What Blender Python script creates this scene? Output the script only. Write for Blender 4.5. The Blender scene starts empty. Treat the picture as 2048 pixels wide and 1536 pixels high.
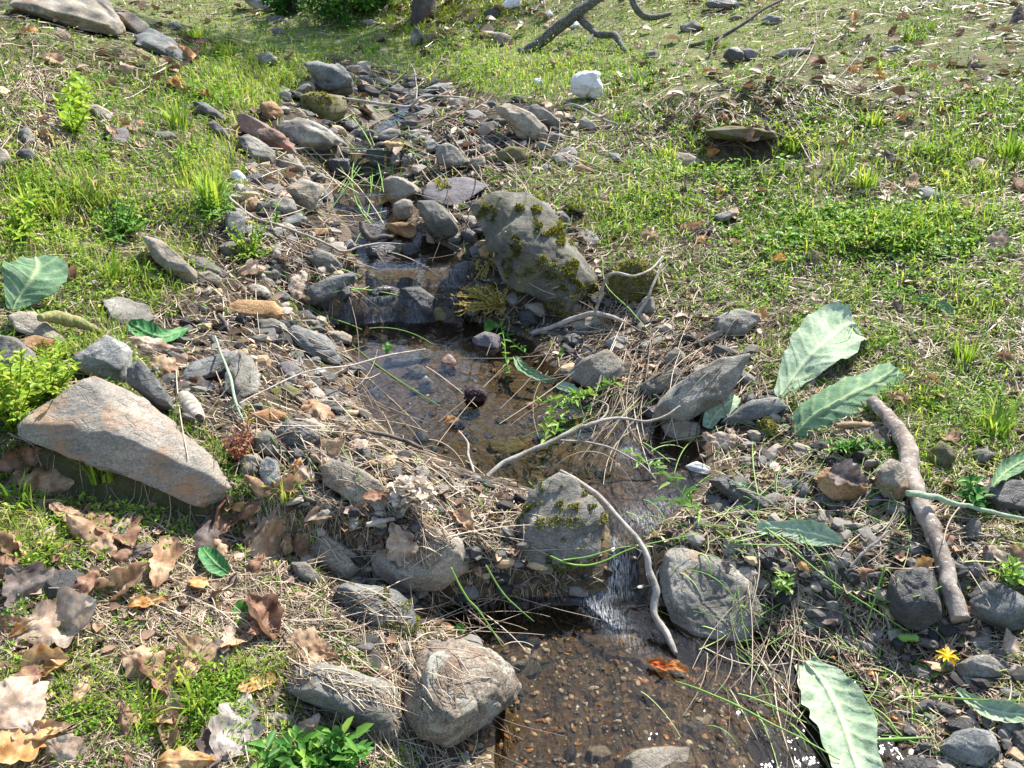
import bpy, bmesh, math, random
import numpy as np
from mathutils import Vector
from mathutils.bvhtree import BVHTree
# ------------------------------------------------------------------ camera, sky, sun, exposure
SC = bpy.context.scene
COL = SC.collection
FPX = 1607.0                                   # focal length in pixels of the 2048 wide photograph
SLOPE = 0.17
PITCH = math.radians(20.35)
CAMZ = 1.217
cd = bpy.data.cameras.new('camera'); cam = bpy.data.objects.new('camera', cd); COL.objects.link(cam)
cam.location = (0, 0, CAMZ); cam.rotation_euler = (math.pi/2 - PITCH, 0, 0)
cd.sensor_width = 36.0; cd.lens = 36.0*FPX/2048; cd.clip_end = 500; cd.clip_start = 0.02
SC.camera = cam
SUN_AZ, SUN_EL = math.radians(38), math.radians(52)      # azimuth to the right of the view direction
sd = Vector((math.sin(SUN_AZ)*math.cos(SUN_EL), math.cos(SUN_AZ)*math.cos(SUN_EL), math.sin(SUN_EL)))
w = bpy.data.worlds.new('World'); SC.world = w; w.use_nodes = True
sky = w.node_tree.nodes.new('ShaderNodeTexSky'); sky.sky_type = 'NISHITA'; sky.sun_disc = False
sky.sun_elevation = SUN_EL; sky.sun_rotation = SUN_AZ
bg = w.node_tree.nodes['Background']; bg.inputs[1].default_value = 0.135
w.node_tree.links.new(sky.outputs[0], bg.inputs[0])
sl = bpy.data.lights.new('sun', 'SUN'); sl.energy = 4.8; sl.angle = math.radians(0.5); sl.color = (1, .95, .87)
so = bpy.data.objects.new('sun', sl); COL.objects.link(so); so.rotation_euler = sd.to_track_quat('Z', 'Y').to_euler()
SC.view_settings.view_transform = 'Standard'; SC.view_settings.look = 'None'
SC.view_settings.exposure = 1.15; SC.view_settings.gamma = 1
SC.cycles.max_bounces = 6; SC.cycles.transparent_max_bounces = 10; SC.cycles.diffuse_bounces = 3
SC.cycles.caustics_reflective = False; SC.cycles.caustics_refractive = False
random.seed(7); RNG = np.random.default_rng(7)

# ------------------------------------------------------------------ noise
def _h(i, j, k, s):
    h = (i.astype(np.int64)*374761393 + j.astype(np.int64)*668265263 + k.astype(np.int64)*1440662683 + s*974634777) & 0xffffffff
    h = ((h ^ (h >> 13))*1274126177) & 0xffffffff
    h = ((h ^ (h >> 16))*2246822519) & 0xffffffff
    return ((h ^ (h >> 15)) & 0xffffff)/float(0xffffff)*2 - 1
def noise3(x, y, z, s=0):
    x = np.asarray(x, float); y = np.asarray(y, float)+0*x; z = np.asarray(z, float)+0*x
    i, j, k = np.floor(x), np.floor(y), np.floor(z)
    u, v, t = x-i, y-j, z-k
    u, v, t = u*u*(3-2*u), v*v*(3-2*v), t*t*(3-2*t)
    r = 0
    for a in (0, 1):
        for b in (0, 1):
            for c in (0, 1):
                r = r + _h(i+a, j+b, k+c, s)*(u if a else 1-u)*(v if b else 1-v)*(t if c else 1-t)
    return r
def fbm(x, y, z, s=0, o=4):
    r = 0; a = 1.0
    for q in range(o):
        r = r + a*noise3(x*2**q, y*2**q, z*2**q, s+q); a *= .5
    return r/1.8
def sstep(a, b, x):
    t = np.clip((x-a)/(b-a), 0, 1); return t*t*(3-2*t)

# ------------------------------------------------------------------ view rays (pixels are those of the 2048 x 1536 photograph)
CP, SP = math.cos(PITCH), math.sin(PITCH)
def ray(px, py):
    a = (np.asarray(px, float)-1024)/FPX; b = (768-np.asarray(py, float))/FPX
    return a, CP + b*SP, -SP + b*CP
def plane_hit(px, py):
    dx, dy, dz = ray(px, py); t = CAMZ/(SLOPE*dy-dz); return t*dx, t*dy

# ------------------------------------------------------------------ terrain
EDGES = [(1536, 960, 1800), (1450, 950, 1760), (1380, 950, 1700), (1300, 900, 1560), (1230, 850, 1400), (1205, 880, 1330), (1185, 1190, 1305), (1090, 1195, 1300),
 (1050, 1190, 1340), (1000, 1110, 1400), (950, 930, 1440), (900, 820, 1430), (850, 730, 1360), (790, 690, 1180), (740, 690, 1110), (690, 670, 1080),
 (650, 650, 1010), (620, 690, 930), (580, 720, 950), (540, 720, 950), (505, 690, 920), (470, 690, 850), (430, 660, 800), (395, 655, 800), (370, 655, 780), (345, 670, 770),
 (318, 690, 750), (290, 690, 765), (265, 705, 770), (230, 780, 830), (200, 800, 835), (175, 815, 835)]
WR = [(1900, .12), (1215, .175), (1185, .19), (1095, .265), (1010, .285), (960, .30), (880, .325), (660, .375), (640, .39), (600, .47), (570, .485), (540, .54), (508, .555), (450, .64),
 (415, .66), (388, .71), (352, .735), (305, .865), (280, .90), (262, .935), (235, 1.005), (200, 1.115), (175, 1.2)]      # water level against picture row
wy, wz, wr = [], [], []
for r_, z_ in WR:
    _, b_, c_ = ray(1024, r_); y_ = float((CAMZ-z_)*b_/-c_); y_ = max(y_, wy[-1]+.03) if wy else y_
    wy.append(y_); wz.append(z_); wr.append(r_)
y6 = wy[-1]; wy = [.2]+wy+[y6+100]; wz = [.11]+wz+[wz[-1]+17]
def WL(y): return np.interp(y, wy, wz)
def WJ(x, y): return WL(y + (.022+.05*sstep(2.6, 3.0, y))*fbm(x*9+3, y*2.2, 0*x, 31, 2))
def stream_hit(px, row):
    y = float(np.interp(-row, [-q for q in wr], wy[1:-1])); a_, b_, c_ = ray(px, row); return float(y*a_/b_), y
ey, exl, exr = [], [], []
for r_, l_, q_ in EDGES:
    X, Y = stream_hit(l_, r_); X2, _ = stream_hit(q_, r_); ey.append(Y); exl.append(X); exr.append(X2)
YEND = min(stream_hit(800, 205)[1], 8.5)
def XL(y): return np.interp(y, ey, exl)
def XR(y): return np.interp(y, ey, exr)
HOLES = []
def hole_terms(x, y):
    h = 0
    for X, Y, rx, ry, a in HOLES: h = h + a*np.exp(-(np.abs((x-X)/rx)**2.6)-np.abs((y-Y)/ry)**2.6)
    return h
def H0(x, y, fine=True):
    xl, xr, wl = XL(y), XR(y), WJ(x, y)
    d = np.maximum(np.maximum(xl-x, x-xr), 0)
    dl, dr = np.maximum(xl-x, 0), np.maximum(x-xr, 0)
    fade = sstep(YEND-.5, YEND+1, y)
    slL = np.interp(y, [.8, 1.5, 2.2, 3, 4, 5.2, 6.2, 7.5, 9, 12], [.16, .22, .28, .40, .50, .56, .50, .16, .03, .02])
    slR = np.interp(y, [.8, 2, 4, 7, 10, 15], [.06, .09, .12, .16, .20, .22])
    bank = 1.15*(1-np.exp(-slL*dl/1.15)) + 3.5*(1-np.exp(-slR*dr/3.5))
    base = SLOPE*y + .03 + .10*sstep(9, 16, y)*np.maximum(y-9, 0) 
    near = wl*(1-sstep(.03, .30, d)) + (WL(y-.48)+WL(y-.32)+WL(y-.16)+WL(y)+WL(y+.16)+WL(y+.32)+WL(y+.48))/7*sstep(.03, .30, d)+.012
    m = sstep(.05, .6, d)*(1-fade) + fade
    o = near*(1-m) + base*m
    inside = np.minimum(np.maximum(x-xl, 0), np.maximum(xr-x, 0))
    o = o - (1-fade)*.055*sstep(0, .09, inside)
    h = o + bank + hole_terms(x, y)
    h = h + sstep(.0, .3, d)*(.05*fbm(x*1.1, y*1.1, 0*x, 3, 2) + .030*fbm(x*4, y*4, 0*x, 5, 3))
    if fine:
        h = h + .011*fbm(x*14, y*14, 0*x, 9, 3)*(.35+.65*sstep(0, .1, d)) + .004*fbm(x*60, y*60, 0*x, 11, 2)
    return h
def march(px, py):
    dx_, dy_, dz_ = ray(px, py); t_ = .5*np.exp(np.linspace(0, math.log(90), 1500)); g_ = CAMZ+t_*dz_-H0(t_*dx_, t_*dy_, False); i_ = int(np.argmax(g_ < 0)); return float(t_[i_]*dx_), float(t_[i_]*dy_)
_new = [(*march(px, py), rx, ry, a_) for px, py, rx, ry, a_ in [(1470, 222, .55, .30, .13), (900, 20, 1.6, 1.3, .55), (1560, 770, .35, .2, .02), (1150, 20, 1.6, 1.0, .25)]]
HOLES += _new
_new = [(*march(1483, 300), .24, .17, -.36)]
HOLES += _new
NJ, NI = 720, 1050
YS = .35*np.exp(np.linspace(0, math.log(75/.35), NJ))
U = np.linspace(-1, 1, NI); AS = .72*U + 1.5*U**5
YY, AA = np.meshgrid(YS, AS, indexing='ij'); XX = AA*(YY+.5)
ZZ = H0(XX, YY)
LDY = math.log(75/.35)/(NJ-1)
def Hs(x, y):
    x = np.asarray(x, float); y = np.asarray(y, float)
    j = np.clip(np.log(np.maximum(y, .3501)/.35)/LDY, 0, NJ-1.001)
    i = np.clip(np.interp(x/(y+.5), AS, np.arange(NI)), 0, NI-1.001)
    j0 = j.astype(int); i0 = i.astype(int); fj = j-j0; fi = i-i0
    return (ZZ[j0, i0]*(1-fj)*(1-fi)+ZZ[j0+1, i0]*fj*(1-fi)+ZZ[j0, i0+1]*(1-fj)*fi+ZZ[j0+1, i0+1]*fj*fi)
# depth table: pixel -> distance to terrain along the ray
GX = np.arange(-420, 2480, 10.0); GY = np.arange(-120, 1900, 7.0)
gx, gy = np.meshgrid(GX, GY); dx, dy, dz = ray(gx, gy)
TD = np.full(gx.shape, np.nan); prev = np.full(gx.shape, CAMZ); tp = np.zeros(gx.shape)
for t in .4*np.exp(np.linspace(0, math.log(60/.4), 330)):
    g = CAMZ+t*dz - Hs(t*dx, t*dy)
    c = np.isnan(TD) & (g < 0)
    TD[c] = (tp + (t-tp)*prev/(prev-g))[c]
    prev = g; tp = np.full(gx.shape, t)
TD[np.isnan(TD)] = 60
def tcast(px, py):
    px = np.asarray(px, float); py = np.asarray(py, float)
    i = np.clip((px-GX[0])/10, 0, len(GX)-1.001); j = np.clip((py-GY[0])/7, 0, len(GY)-1.001)
    i0 = i.astype(int); j0 = j.astype(int); fi = i-i0; fj = j-j0
    t = TD[j0, i0]*(1-fj)*(1-fi)+TD[j0+1, i0]*fj*(1-fi)+TD[j0, i0+1]*(1-fj)*fi+TD[j0+1, i0+1]*fj*fi
    return t
def ground(px, py):
    t = tcast(px, py); a, b, c = ray(px, py); return t*a, t*b
def tnorm(x, y, e=.12):
    n = Vector((-(float(Hs(x+e, y))-float(Hs(x-e, y)))/(2*e), -(float(Hs(x, y+e))-float(Hs(x, y-e)))/(2*e), 1)); return n.normalized()
# ------------------------------------------------------------------ mesh helpers
def mesh(name, V, F, mat, loc=(0, 0, 0), parent=None, att=None, smooth=True, uv=None):
    V = np.asarray(V, np.float32)-np.asarray(loc, np.float32)
    me = bpy.data.meshes.new(name)
    if isinstance(F, np.ndarray):
        n, k = F.shape
        me.vertices.add(len(V)); me.vertices.foreach_set('co', V.ravel())
        me.loops.add(n*k); me.loops.foreach_set('vertex_index', F.astype(np.int32).ravel())
        me.polygons.add(n); me.polygons.foreach_set('loop_start', np.arange(0, n*k, k, dtype=np.int32)); me.polygons.foreach_set('loop_total', np.full(n, k, np.int32))
    else:
        me.from_pydata([tuple(map(float, v)) for v in V], [], F)
    me.polygons.foreach_set('use_smooth', np.full(len(me.polygons), smooth))
    if att:
        for k_, a in att.items():
            at = me.attributes.new(k_, 'FLOAT', 'POINT'); at.data.foreach_set('value', np.asarray(a, np.float32))
    me.update(calc_edges=True)
    me.materials.append(mat)
    o = bpy.data.objects.new(name, me); COL.objects.link(o)
    if parent is not None: o.parent = parent
    else: o.location = loc
    return o
def tag(o, label=None, cat=None, group=None, kind=None):
    if label: o['label'] = label
    if cat: o['category'] = cat
    if group: o['group'] = group
    if kind: o['kind'] = kind
    return o
def empty(name, loc, label, cat, group=None):
    o = bpy.data.objects.new(name, None); COL.objects.link(o); o.location = loc; o.empty_display_size = .05
    return tag(o, label, cat, group)
# ------------------------------------------------------------------ materials
class NT:
    def __init__(s, name):
        s.m = bpy.data.materials.new(name); s.m.use_nodes = True; s.t = s.m.node_tree; s.n = s.t.nodes; s.p = s.n['Principled BSDF']; s.out = s.n['Material Output']
        s.geo = s.n.new('ShaderNodeNewGeometry'); s.obj = s.n.new('ShaderNodeObjectInfo')
    def L(s, a, b): s.t.links.new(a, b)
    def _in(s, sock, v):
        if isinstance(v, bpy.types.NodeSocket): s.L(v, sock)
        elif isinstance(v, (tuple, list)) and len(v) == 3 and sock.type == 'RGBA': sock.default_value = (*v, 1)
        else: sock.default_value = v
    def map(s, scale=(1, 1, 1), rot=(0, 0, 0), src=None):
        m = s.n.new('ShaderNodeMapping'); m.inputs['Scale'].default_value = scale; m.inputs['Rotation'].default_value = rot
        s.L(src or s.geo.outputs['Position'], m.inputs[0]); return m.outputs[0]
    def noise(s, scale, detail=5, rough=.6, vec=None, dist=0, color=False):
        n = s.n.new('ShaderNodeTexNoise'); n.inputs['Scale'].default_value = scale; n.inputs['Detail'].default_value = detail
        n.inputs['Roughness'].default_value = rough; n.inputs['Distortion'].default_value = dist
        s.L(vec or s.geo.outputs['Position'], n.inputs['Vector']); return n.outputs[1 if color else 0]
    def vor(s, scale, vec=None, out='Color', rnd=1, feat='F1'):
        n = s.n.new('ShaderNodeTexVoronoi'); n.feature = feat; n.inputs['Scale'].default_value = scale; n.inputs['Randomness'].default_value = rnd
        s.L(vec or s.geo.outputs['Position'], n.inputs['Vector']); return n.outputs[out]
    def ramp(s, f, stops, interp='LINEAR'):
        r = s.n.new('ShaderNodeValToRGB'); r.color_ramp.interpolation = interp; e = r.color_ramp.elements
        while len(e) < len(stops): e.new(.5)
        for q, (p, c) in zip(e, stops): q.position = p; q.color = (*c, 1) if isinstance(c, tuple) else (c, c, c, 1)
        s._in(r.inputs[0], f); return r.outputs[0]
    def mix(s, f, a, b, mode='MIX'):
        m = s.n.new('ShaderNodeMix'); m.data_type = 'RGBA'; m.blend_type = mode
        s._in(m.inputs[0], f); s._in(m.inputs[6], a); s._in(m.inputs[7], b); return m.outputs[2]
    def math(s, op, a, b=0.0, clamp=False):
        m = s.n.new('ShaderNodeMath'); m.operation = op; m.use_clamp = clamp; s._in(m.inputs[0], a); s._in(m.inputs[1], b); return m.outputs[0]
    def attr(s, name, out='Fac'):
        a = s.n.new('ShaderNodeAttribute'); a.attribute_name = name; return a.outputs[out]
    def bump(s, h, strength=.5, dist=.01, normal=None):
        b = s.n.new('ShaderNodeBump'); b.inputs['Strength'].default_value = strength; b.inputs['Distance'].default_value = dist
        s.L(h, b.inputs['Height']); 
        if normal: s.L(normal, b.inputs['Normal'])
        return b.outputs[0]
def rock_mat(name, c1, c2, c3, patch=(.5, .48, .4), pf=.62, rust=None, rf=.66, rough=.85, band=.6, spec=.3, grain=.5, rot=(.4, .9, .3), bands=1.0):
    q = NT(name)
    v = q.n.new('ShaderNodeVectorMath'); v.operation = 'ADD'; q.L(q.geo.outputs['Position'], v.inputs[0])
    cmb = q.n.new('ShaderNodeCombineXYZ'); q.L(q.math('MULTIPLY', q.obj.outputs['Random'], 37.0), cmb.inputs[0]); q.L(cmb.outputs[0], v.inputs[1])
    P = v.outputs[0]
    big = q.noise(9, 8, .62, P)
    col = q.ramp(big, [(.34, c1), (.5, c2), (.66, c3)])
    bv = q.map((6, 6, 60), rot, P)
    bn = q.noise(1.6*bands, 6, .65, bv, .6)
    col = q.mix(q.math('MULTIPLY', q.ramp(bn, [(.35, 0.0), (.65, 1.0)]), band), col, q.mix(.5, c3, c1))
    gr = q.noise(210, 4, .85, P)
    col = q.mix(grain, col, q.ramp(gr, [(.35, .12), (.5, .5), (.66, 1.0)]), 'OVERLAY')
    pt = q.noise(22, 7, .7, P, .3)
    col = q.mix(q.math('MULTIPLY', q.ramp(pt, [(pf, 0.0), (pf+.05, 1.0)]), .75), col, patch)
    if rust:
        rr = q.noise(11, 6, .65, q.map((1, 1, 1), (2, 1, 0), P))
        col = q.mix(q.math('MULTIPLY', q.ramp(rr, [(rf-.08, 0.0), (rf+.08, 1.0)]), .8), col, rust)
    hv = q.n.new('ShaderNodeHueSaturation'); q.L(col, hv.inputs['Color'])
    q.L(q.math('ADD', q.math('MULTIPLY', q.obj.outputs['Random'], .45), .8), hv.inputs['Value'])
    q.L(hv.outputs[0], q.p.inputs['Base Color'])
    q.p.inputs['Roughness'].default_value = rough; q.p.inputs['Specular IOR Level'].default_value = spec
    if rough < .5: q.L(q.ramp(q.noise(40, 4, .6, P), [(.35, rough*.8), (.7, min(1, rough*2.4))]), q.p.inputs['Roughness'])
    b1 = q.bump(bn, .7, .008); b2 = q.bump(q.noise(55, 10, .78, P), 1.0, .007, b1)
    crack = q.vor(19, q.map((1, 1, 2.8), rot, P), 'Distance', 1, 'DISTANCE_TO_EDGE')
    b3 = q.bump(q.ramp(crack, [(0, 0.0), (.03, 1.0)]), .5, .004, b2)
    q.L(b3, q.p.inputs['Normal'])
    return q.m
RM = {
 'g': rock_mat('grey_schist', (.06, .056, .046), (.18, .168, .14), (.42, .39, .325), rust=(.30, .17, .08), rf=.70),
 'b': rock_mat('blue_grey_schist', (.055, .057, .055), (.17, .175, .165), (.42, .41, .37), patch=(.45, .45, .40), rot=(.9, .2, .5)),
 't': rock_mat('tan_schist', (.13, .105, .075), (.29, .25, .19), (.50, .45, .36), rust=(.36, .19, .09), rf=.62, rot=(.3, .5, .2)),
 'big': rock_mat('rust_banded_gneiss', (.12, .118, .11), (.27, .235, .19), (.42, .365, .295), patch=(.5, .49, .44), pf=.63, rust=(.38, .215, .115), rf=.56, band=.8, rot=(1.1, .55, .35)),
 'o': rock_mat('ochre_stone', (.17, .095, .045), (.34, .20, .095), (.50, .34, .19), patch=(.55, .42, .25), rust=(.33, .13, .04), rf=.6, band=.3),
 'w': rock_mat('white_quartz', (.36, .34, .30), (.62, .60, .56), (.8, .79, .76), patch=(.30, .25, .18), pf=.58, grain=.3, band=.5),
 'd': rock_mat('wet_dark_stone', (.012, .011, .011), (.032, .029, .028), (.075, .068, .062), patch=(.05, .055, .02), rough=.24, spec=.7, band=.4),
 'r': rock_mat('red_brown_slab', (.13, .085, .065), (.25, .15, .11), (.32, .25, .21), rust=(.35, .15, .08), rf=.6, rot=(.2, .9, .9)),
 's': rock_mat('speckled_granite', (.13, .10, .075), (.25, .20, .15), (.38, .33, .25), patch=(.40, .40, .33), pf=.53, rust=(.24, .125, .08), rf=.62, grain=.8, band=.15),
 'm': rock_mat('mossy_brown_stone', (.07, .065, .035), (.15, .13, .075), (.26, .23, .15), patch=(.16, .17, .03), pf=.5, rust=(.2, .12, .05), rf=.6),
 'p': rock_mat('purple_grey_stone', (.10, .088, .09), (.19, .168, .168), (.31, .28, .27), patch=(.42, .40, .38), pf=.66),
 'k': rock_mat('charcoal_stone', (.035, .033, .03), (.08, .076, .07), (.17, .16, .142), patch=(.2, .2, .19), pf=.68, rough=.5, spec=.5),
 'q': rock_mat('olive_grey_ledge', (.04, .038, .028), (.125, .118, .09), (.29, .27, .21), patch=(.36, .36, .30), pf=.64, rust=(.18, .15, .05), rf=.6),
 'e': rock_mat('bare_earth', (.03, .022, .012), (.07, .05, .03), (.13, .10, .06), patch=(.09, .10, .02), pf=.5),
}
def veg_mat(name, stops, trans=.35, rough=.5, noise_amt=.25, bumpy=0, vein=None):
    q = NT(name)
    c = q.ramp(q.attr('v'), stops)
    c = q.mix(noise_amt, c, q.ramp(q.noise(90, 3), [(.3, .2), (.7, .85)]), 'OVERLAY')
    if vein: c = q.mix(q.math('MULTIPLY', q.attr('rib'), .95), c, vein)
    q.L(c, q.p.inputs['Base Color']); q.p.inputs['Roughness'].default_value = rough; q.p.inputs['Specular IOR Level'].default_value = .3
    if bumpy: q.L(q.bump(q.noise(bumpy, 6, .7), .6, .004), q.p.inputs['Normal'])
    tr = q.n.new('ShaderNodeBsdfTranslucent'); q.L(c, tr.inputs[0])
    mx = q.n.new('ShaderNodeMixShader'); mx.inputs[0].default_value = trans
    q.L(q.p.outputs[0], mx.inputs[1]); q.L(tr.outputs[0], mx.inputs[2]); q.L(mx.outputs[0], q.out.inputs[0])
    return q.m
M_GRASS = veg_mat('grass_blades', [(0, (.05, .12, .015)), (.35, (.13, .26, .025)), (.7, (.31, .44, .04)), (.86, (.50, .56, .08)), (1, (.56, .46, .22))], .45)
M_LEAFY = veg_mat('weed_leaves', [(0, (.07, .16, .02)), (.4, (.15, .31, .03)), (.75, (.33, .48, .045)), (1, (.55, .55, .09))], .42)
M_CLOVER = veg_mat('clover_leaves', [(0, (.05, .15, .02)), (.5, (.12, .29, .03)), (1, (.26, .44, .05))], .35)
M_STRAW = veg_mat('dry_straw', [(0, (.10, .07, .045)), (.3, (.27, .20, .14)), (.65, (.50, .40, .28)), (1, (.72, .62, .46))], .2)
M_LITTER = veg_mat('dry_litter', [(0, (.07, .04, .025)), (.4, (.19, .115, .07)), (.7, (.34, .21, .13)), (1, (.55, .42, .30))], .15)
M_MOSS = veg_mat('moss_tufts', [(0, (.06, .065, .008)), (.5, (.22, .22, .025)), (1, (.46, .42, .07))], .4)
M_MOSSB = veg_mat('bright_moss_tufts', [(0, (.12, .17, .01)), (1, (.42, .46, .03))], .25)
M_SPRIG = veg_mat('yellow_sprig', [(0, (.30, .22, .05)), (.6, (.55, .43, .12)), (1, (.5, .5, .12))], .25)
M_GREEN = veg_mat('fresh_green_leaf', [(0, (.03, .13, .02)), (.5, (.10, .27, .04)), (1, (.38, .52, .08))], .35, .5)
M_REED = veg_mat('cut_grass_stem', [(0, (.10, .24, .04)), (.6, (.24, .42, .09)), (1, (.55, .62, .25))], .25, .4)
M_RED = veg_mat('red_plant', [(0, (.28, .03, .05)), (.45, (.34, .12, .09)), (1, (.36, .36, .06))], .3)
M_YEL = veg_mat('yellow_petals', [(0, (.8, .5, .01)), (1, (.9, .62, .03))], .2)
def dead(name, a, b, c, bump=45): return veg_mat(name, [(0, a), (.32, b), (.7, c), (1, tuple(min(1, q*1.12) for q in c))], .25, .75, .55, bump, vein=a)
LM = {'pale': dead('pale_dead_leaf', (.26, .17, .11), (.43, .31, .22), (.54, .43, .33)), 'tan': dead('tan_dead_leaf', (.22, .12, .065), (.38, .235, .135), (.50, .35, .22)),
 'brown': dead('brown_dead_leaf', (.12, .06, .035), (.23, .125, .075), (.34, .20, .13)), 'orange': dead('orange_dead_leaf', (.30, .13, .04), (.50, .25, .08), (.60, .38, .18)),
 'dark': dead('dark_dead_leaf', (.05, .035, .03), (.13, .095, .08), (.26, .21, .18)), 'grey': dead('grey_dead_leaf', (.20, .165, .135), (.34, .29, .25), (.48, .43, .37)),
 'wet': dead('wet_red_leaf', (.18, .03, .01), (.42, .10, .02), (.5, .2, .05))}
M_MULL = veg_mat('felted_leaf', [(0, (.17, .26, .15)), (.5, (.32, .42, .27)), (1, (.50, .58, .42))], .15, .9, .4, 140, vein=(.66, .74, .46))
M_MULD = veg_mat('green_felted_leaf', [(0, (.07, .15, .075)), (.5, (.14, .25, .13)), (1, (.30, .40, .25))], .15, .9, .3, 140, vein=(.50, .60, .30))
M_LEAFD = veg_mat('dark_green_leaf', [(0, (.02, .11, .03)), (.5, (.05, .20, .05)), (1, (.12, .33, .10))], .2, .45, .2, 60, vein=(.25, .42, .18))
def bark_mat(name, a, b, c, lich=None, lf=.55, sc=30):
    q = NT(name); tc = q.n.new('ShaderNodeTexCoord'); 
    col = q.ramp(q.noise(sc, 8, .7), [(.3, a), (.5, b), (.7, c)])
    if lich: col = q.mix(q.ramp(q.noise(sc*4.2, 4, .6), [(lf, 0.0), (lf+.05, 1.0)]), col, lich)
    q.L(col, q.p.inputs['Base Color']); q.p.inputs['Roughness'].default_value = .85
    q.L(q.bump(q.noise(sc*6, 6, .7), .7, .004), q.p.inputs['Normal']); return q.m
M_TWIG = bark_mat('grey_twig_bark', (.16, .13, .10), (.33, .29, .24), (.5, .46, .40))
M_TWIGD = bark_mat('dark_twig_bark', (.04, .03, .025), (.09, .07, .06), (.2, .17, .14))
M_LOG = bark_mat('peeling_stick_bark', (.10, .07, .05), (.25, .20, .16), (.45, .40, .34), (.60, .56, .50), .60, 22)
M_LICH = bark_mat('lichened_bark', (.035, .03, .022), (.07, .06, .045), (.12, .11, .08), (.28, .30, .24), .55, 30)
M_TRUNK = bark_mat('tree_bark', (.035, .025, .02), (.08, .06, .048), (.17, .14, .11), (.2, .2, .16), .66, 7)
M_MLOG = bark_mat('mossy_stick_bark', (.11, .085, .04), (.22, .19, .09), (.34, .28, .17), (.26, .30, .06), .5, 40)
M_WOOD = bark_mat('broken_wood', (.16, .09, .05), (.30, .19, .11), (.42, .30, .19), None, .5, 40)
# ------------------------------------------------------------------ ground and stream
def quads(nj, ni):
    a = (np.arange(nj-1)[:, None]*ni+np.arange(ni-1)[None, :]).ravel()
    return np.stack([a, a+1, a+ni+1, a+ni], 1)
def ground_mat():
    q = NT('soil')
    wet = q.attr('wet'); gr = q.attr('green')
    soil = q.ramp(q.noise(30, 8, .7), [(.3, (.015, .011, .008)), (.5, (.05, .037, .026)), (.7, (.14, .11, .08))])
    th = q.ramp(q.noise(220, 5, .8, q.map((1, 1, 1))), [(.35, (.05, .04, .02)), (.5, (.17, .15, .07)), (.62, (.30, .27, .13)), (.75, (.10, .15, .03))])
    g2 = q.ramp(q.noise(5, 6, .7), [(.35, (.09, .15, .025)), (.55, (.17, .22, .05)), (.7, (.20, .18, .08))])
    far = q.mix(.55, th, g2)
    col = q.mix(gr, soil, far)
    vc = q.vor(95); sep = q.n.new('ShaderNodeSeparateColor'); q.L(vc, sep.inputs[0])
    peb = q.ramp(sep.outputs[0], [(0, (.03, .025, .02)), (.3, (.12, .08, .045)), (.5, (.32, .15, .05)), (.62, (.09, .08, .07)), (.8, (.38, .26, .13)), (1, (.35, .32, .26))], 'CONSTANT')
    fine = q.ramp(q.noise(160, 5, .8), [(.35, (.04, .03, .018)), (.5, (.17, .115, .06)), (.7, (.36, .25, .13))])
    bedc = q.mix(q.ramp(q.noise(7, 4), [(.42, 0.0), (.58, 1.0)]), fine, peb)
    bedc = q.mix(.55, bedc, (.045, .036, .024), 'MIX'); col = q.mix(wet, col, bedc)
    q.L(col, q.p.inputs['Base Color'])
    q.L(q.ramp(wet, [(0, .95), (1, .55)]), q.p.inputs['Roughness']); q.p.inputs['Specular IOR Level'].default_value = .25
    b = q.bump(q.noise(120, 8, .75), .8, .008)
    b2 = q.bump(q.vor(95, out='Distance'), .5, .004, b)
    q.L(b2, q.p.inputs['Normal']); return q.m
M_GROUND = ground_mat()
V = np.stack([XX, YY, ZZ], -1).reshape(-1, 3)
dd = np.maximum(np.maximum(XL(YY)-XX, XX-XR(YY)), 0)
up = YY < YEND
wetv = ((1-sstep(.0, .16, dd+.03*fbm(XX*9, YY*9, 0*XX, 4, 2)))*up).ravel()
# rocky corridor in the photograph's pixels, used for how densely plants grow on the ground there
CR = np.array([(60, 640, 640), (120, 640, 700), (180, 590, 960), (230, 480, 1180), (300, 470, 1130), (360, 500, 1010), (450, 430, 1170), (550, 360, 1230), (620, 330, 1320), (700, 240, 1480),
 (800, 330, 1560), (900, 450, 1700), (1000, 560, 1900), (1100, 640, 1950), (1200, 640, 1950), (1300, 700, 2060), (1400, 800, 2080), (1700, 820, 2100)], float)
def proj(x, y, z):
    rx, ry, rz = x, y, z-CAMZ
    f = ry*CP - rz*SP; u = ry*SP + rz*CP
    f = np.maximum(f, .05); return 1024+FPX*rx/f, 768-FPX*u/f, f
def rocky(px, py):
    l = np.interp(py, CR[:, 0], CR[:, 1]); r = np.interp(py, CR[:, 0], CR[:, 2])
    d = np.minimum(px-l, r-px); d = np.where(py < 110, -100, d)
    return sstep(-25, 45, d + 35*fbm(px/90., py/90., 0*px, 21, 3))
def blob(px, py, L):
    r = 0
    for cx, cy, rx, ry, a in L: r = np.maximum(r, a*np.exp(-(((px-cx)/rx)**2+((py-cy)/ry)**2)**1.5))
    return r
gpx, gpy, _ = proj(XX, YY, ZZ)
greenv = ((1-rocky(gpx, gpy))*(1-np.clip(1.3*blob(gpx, gpy, [(1485, 290, 95, 34, 1), (310, 310, 60, 36, 1)]), 0, 1))*(.35+.65*sstep(2.5, 9, YY))).ravel()  # ground colour drops to dark soil in the right bank hollow, deepening its shade
g = mesh('ground', V, quads(NJ, NI), M_GROUND, att={'wet': wetv, 'green': greenv}); tag(g, kind='structure')

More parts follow.
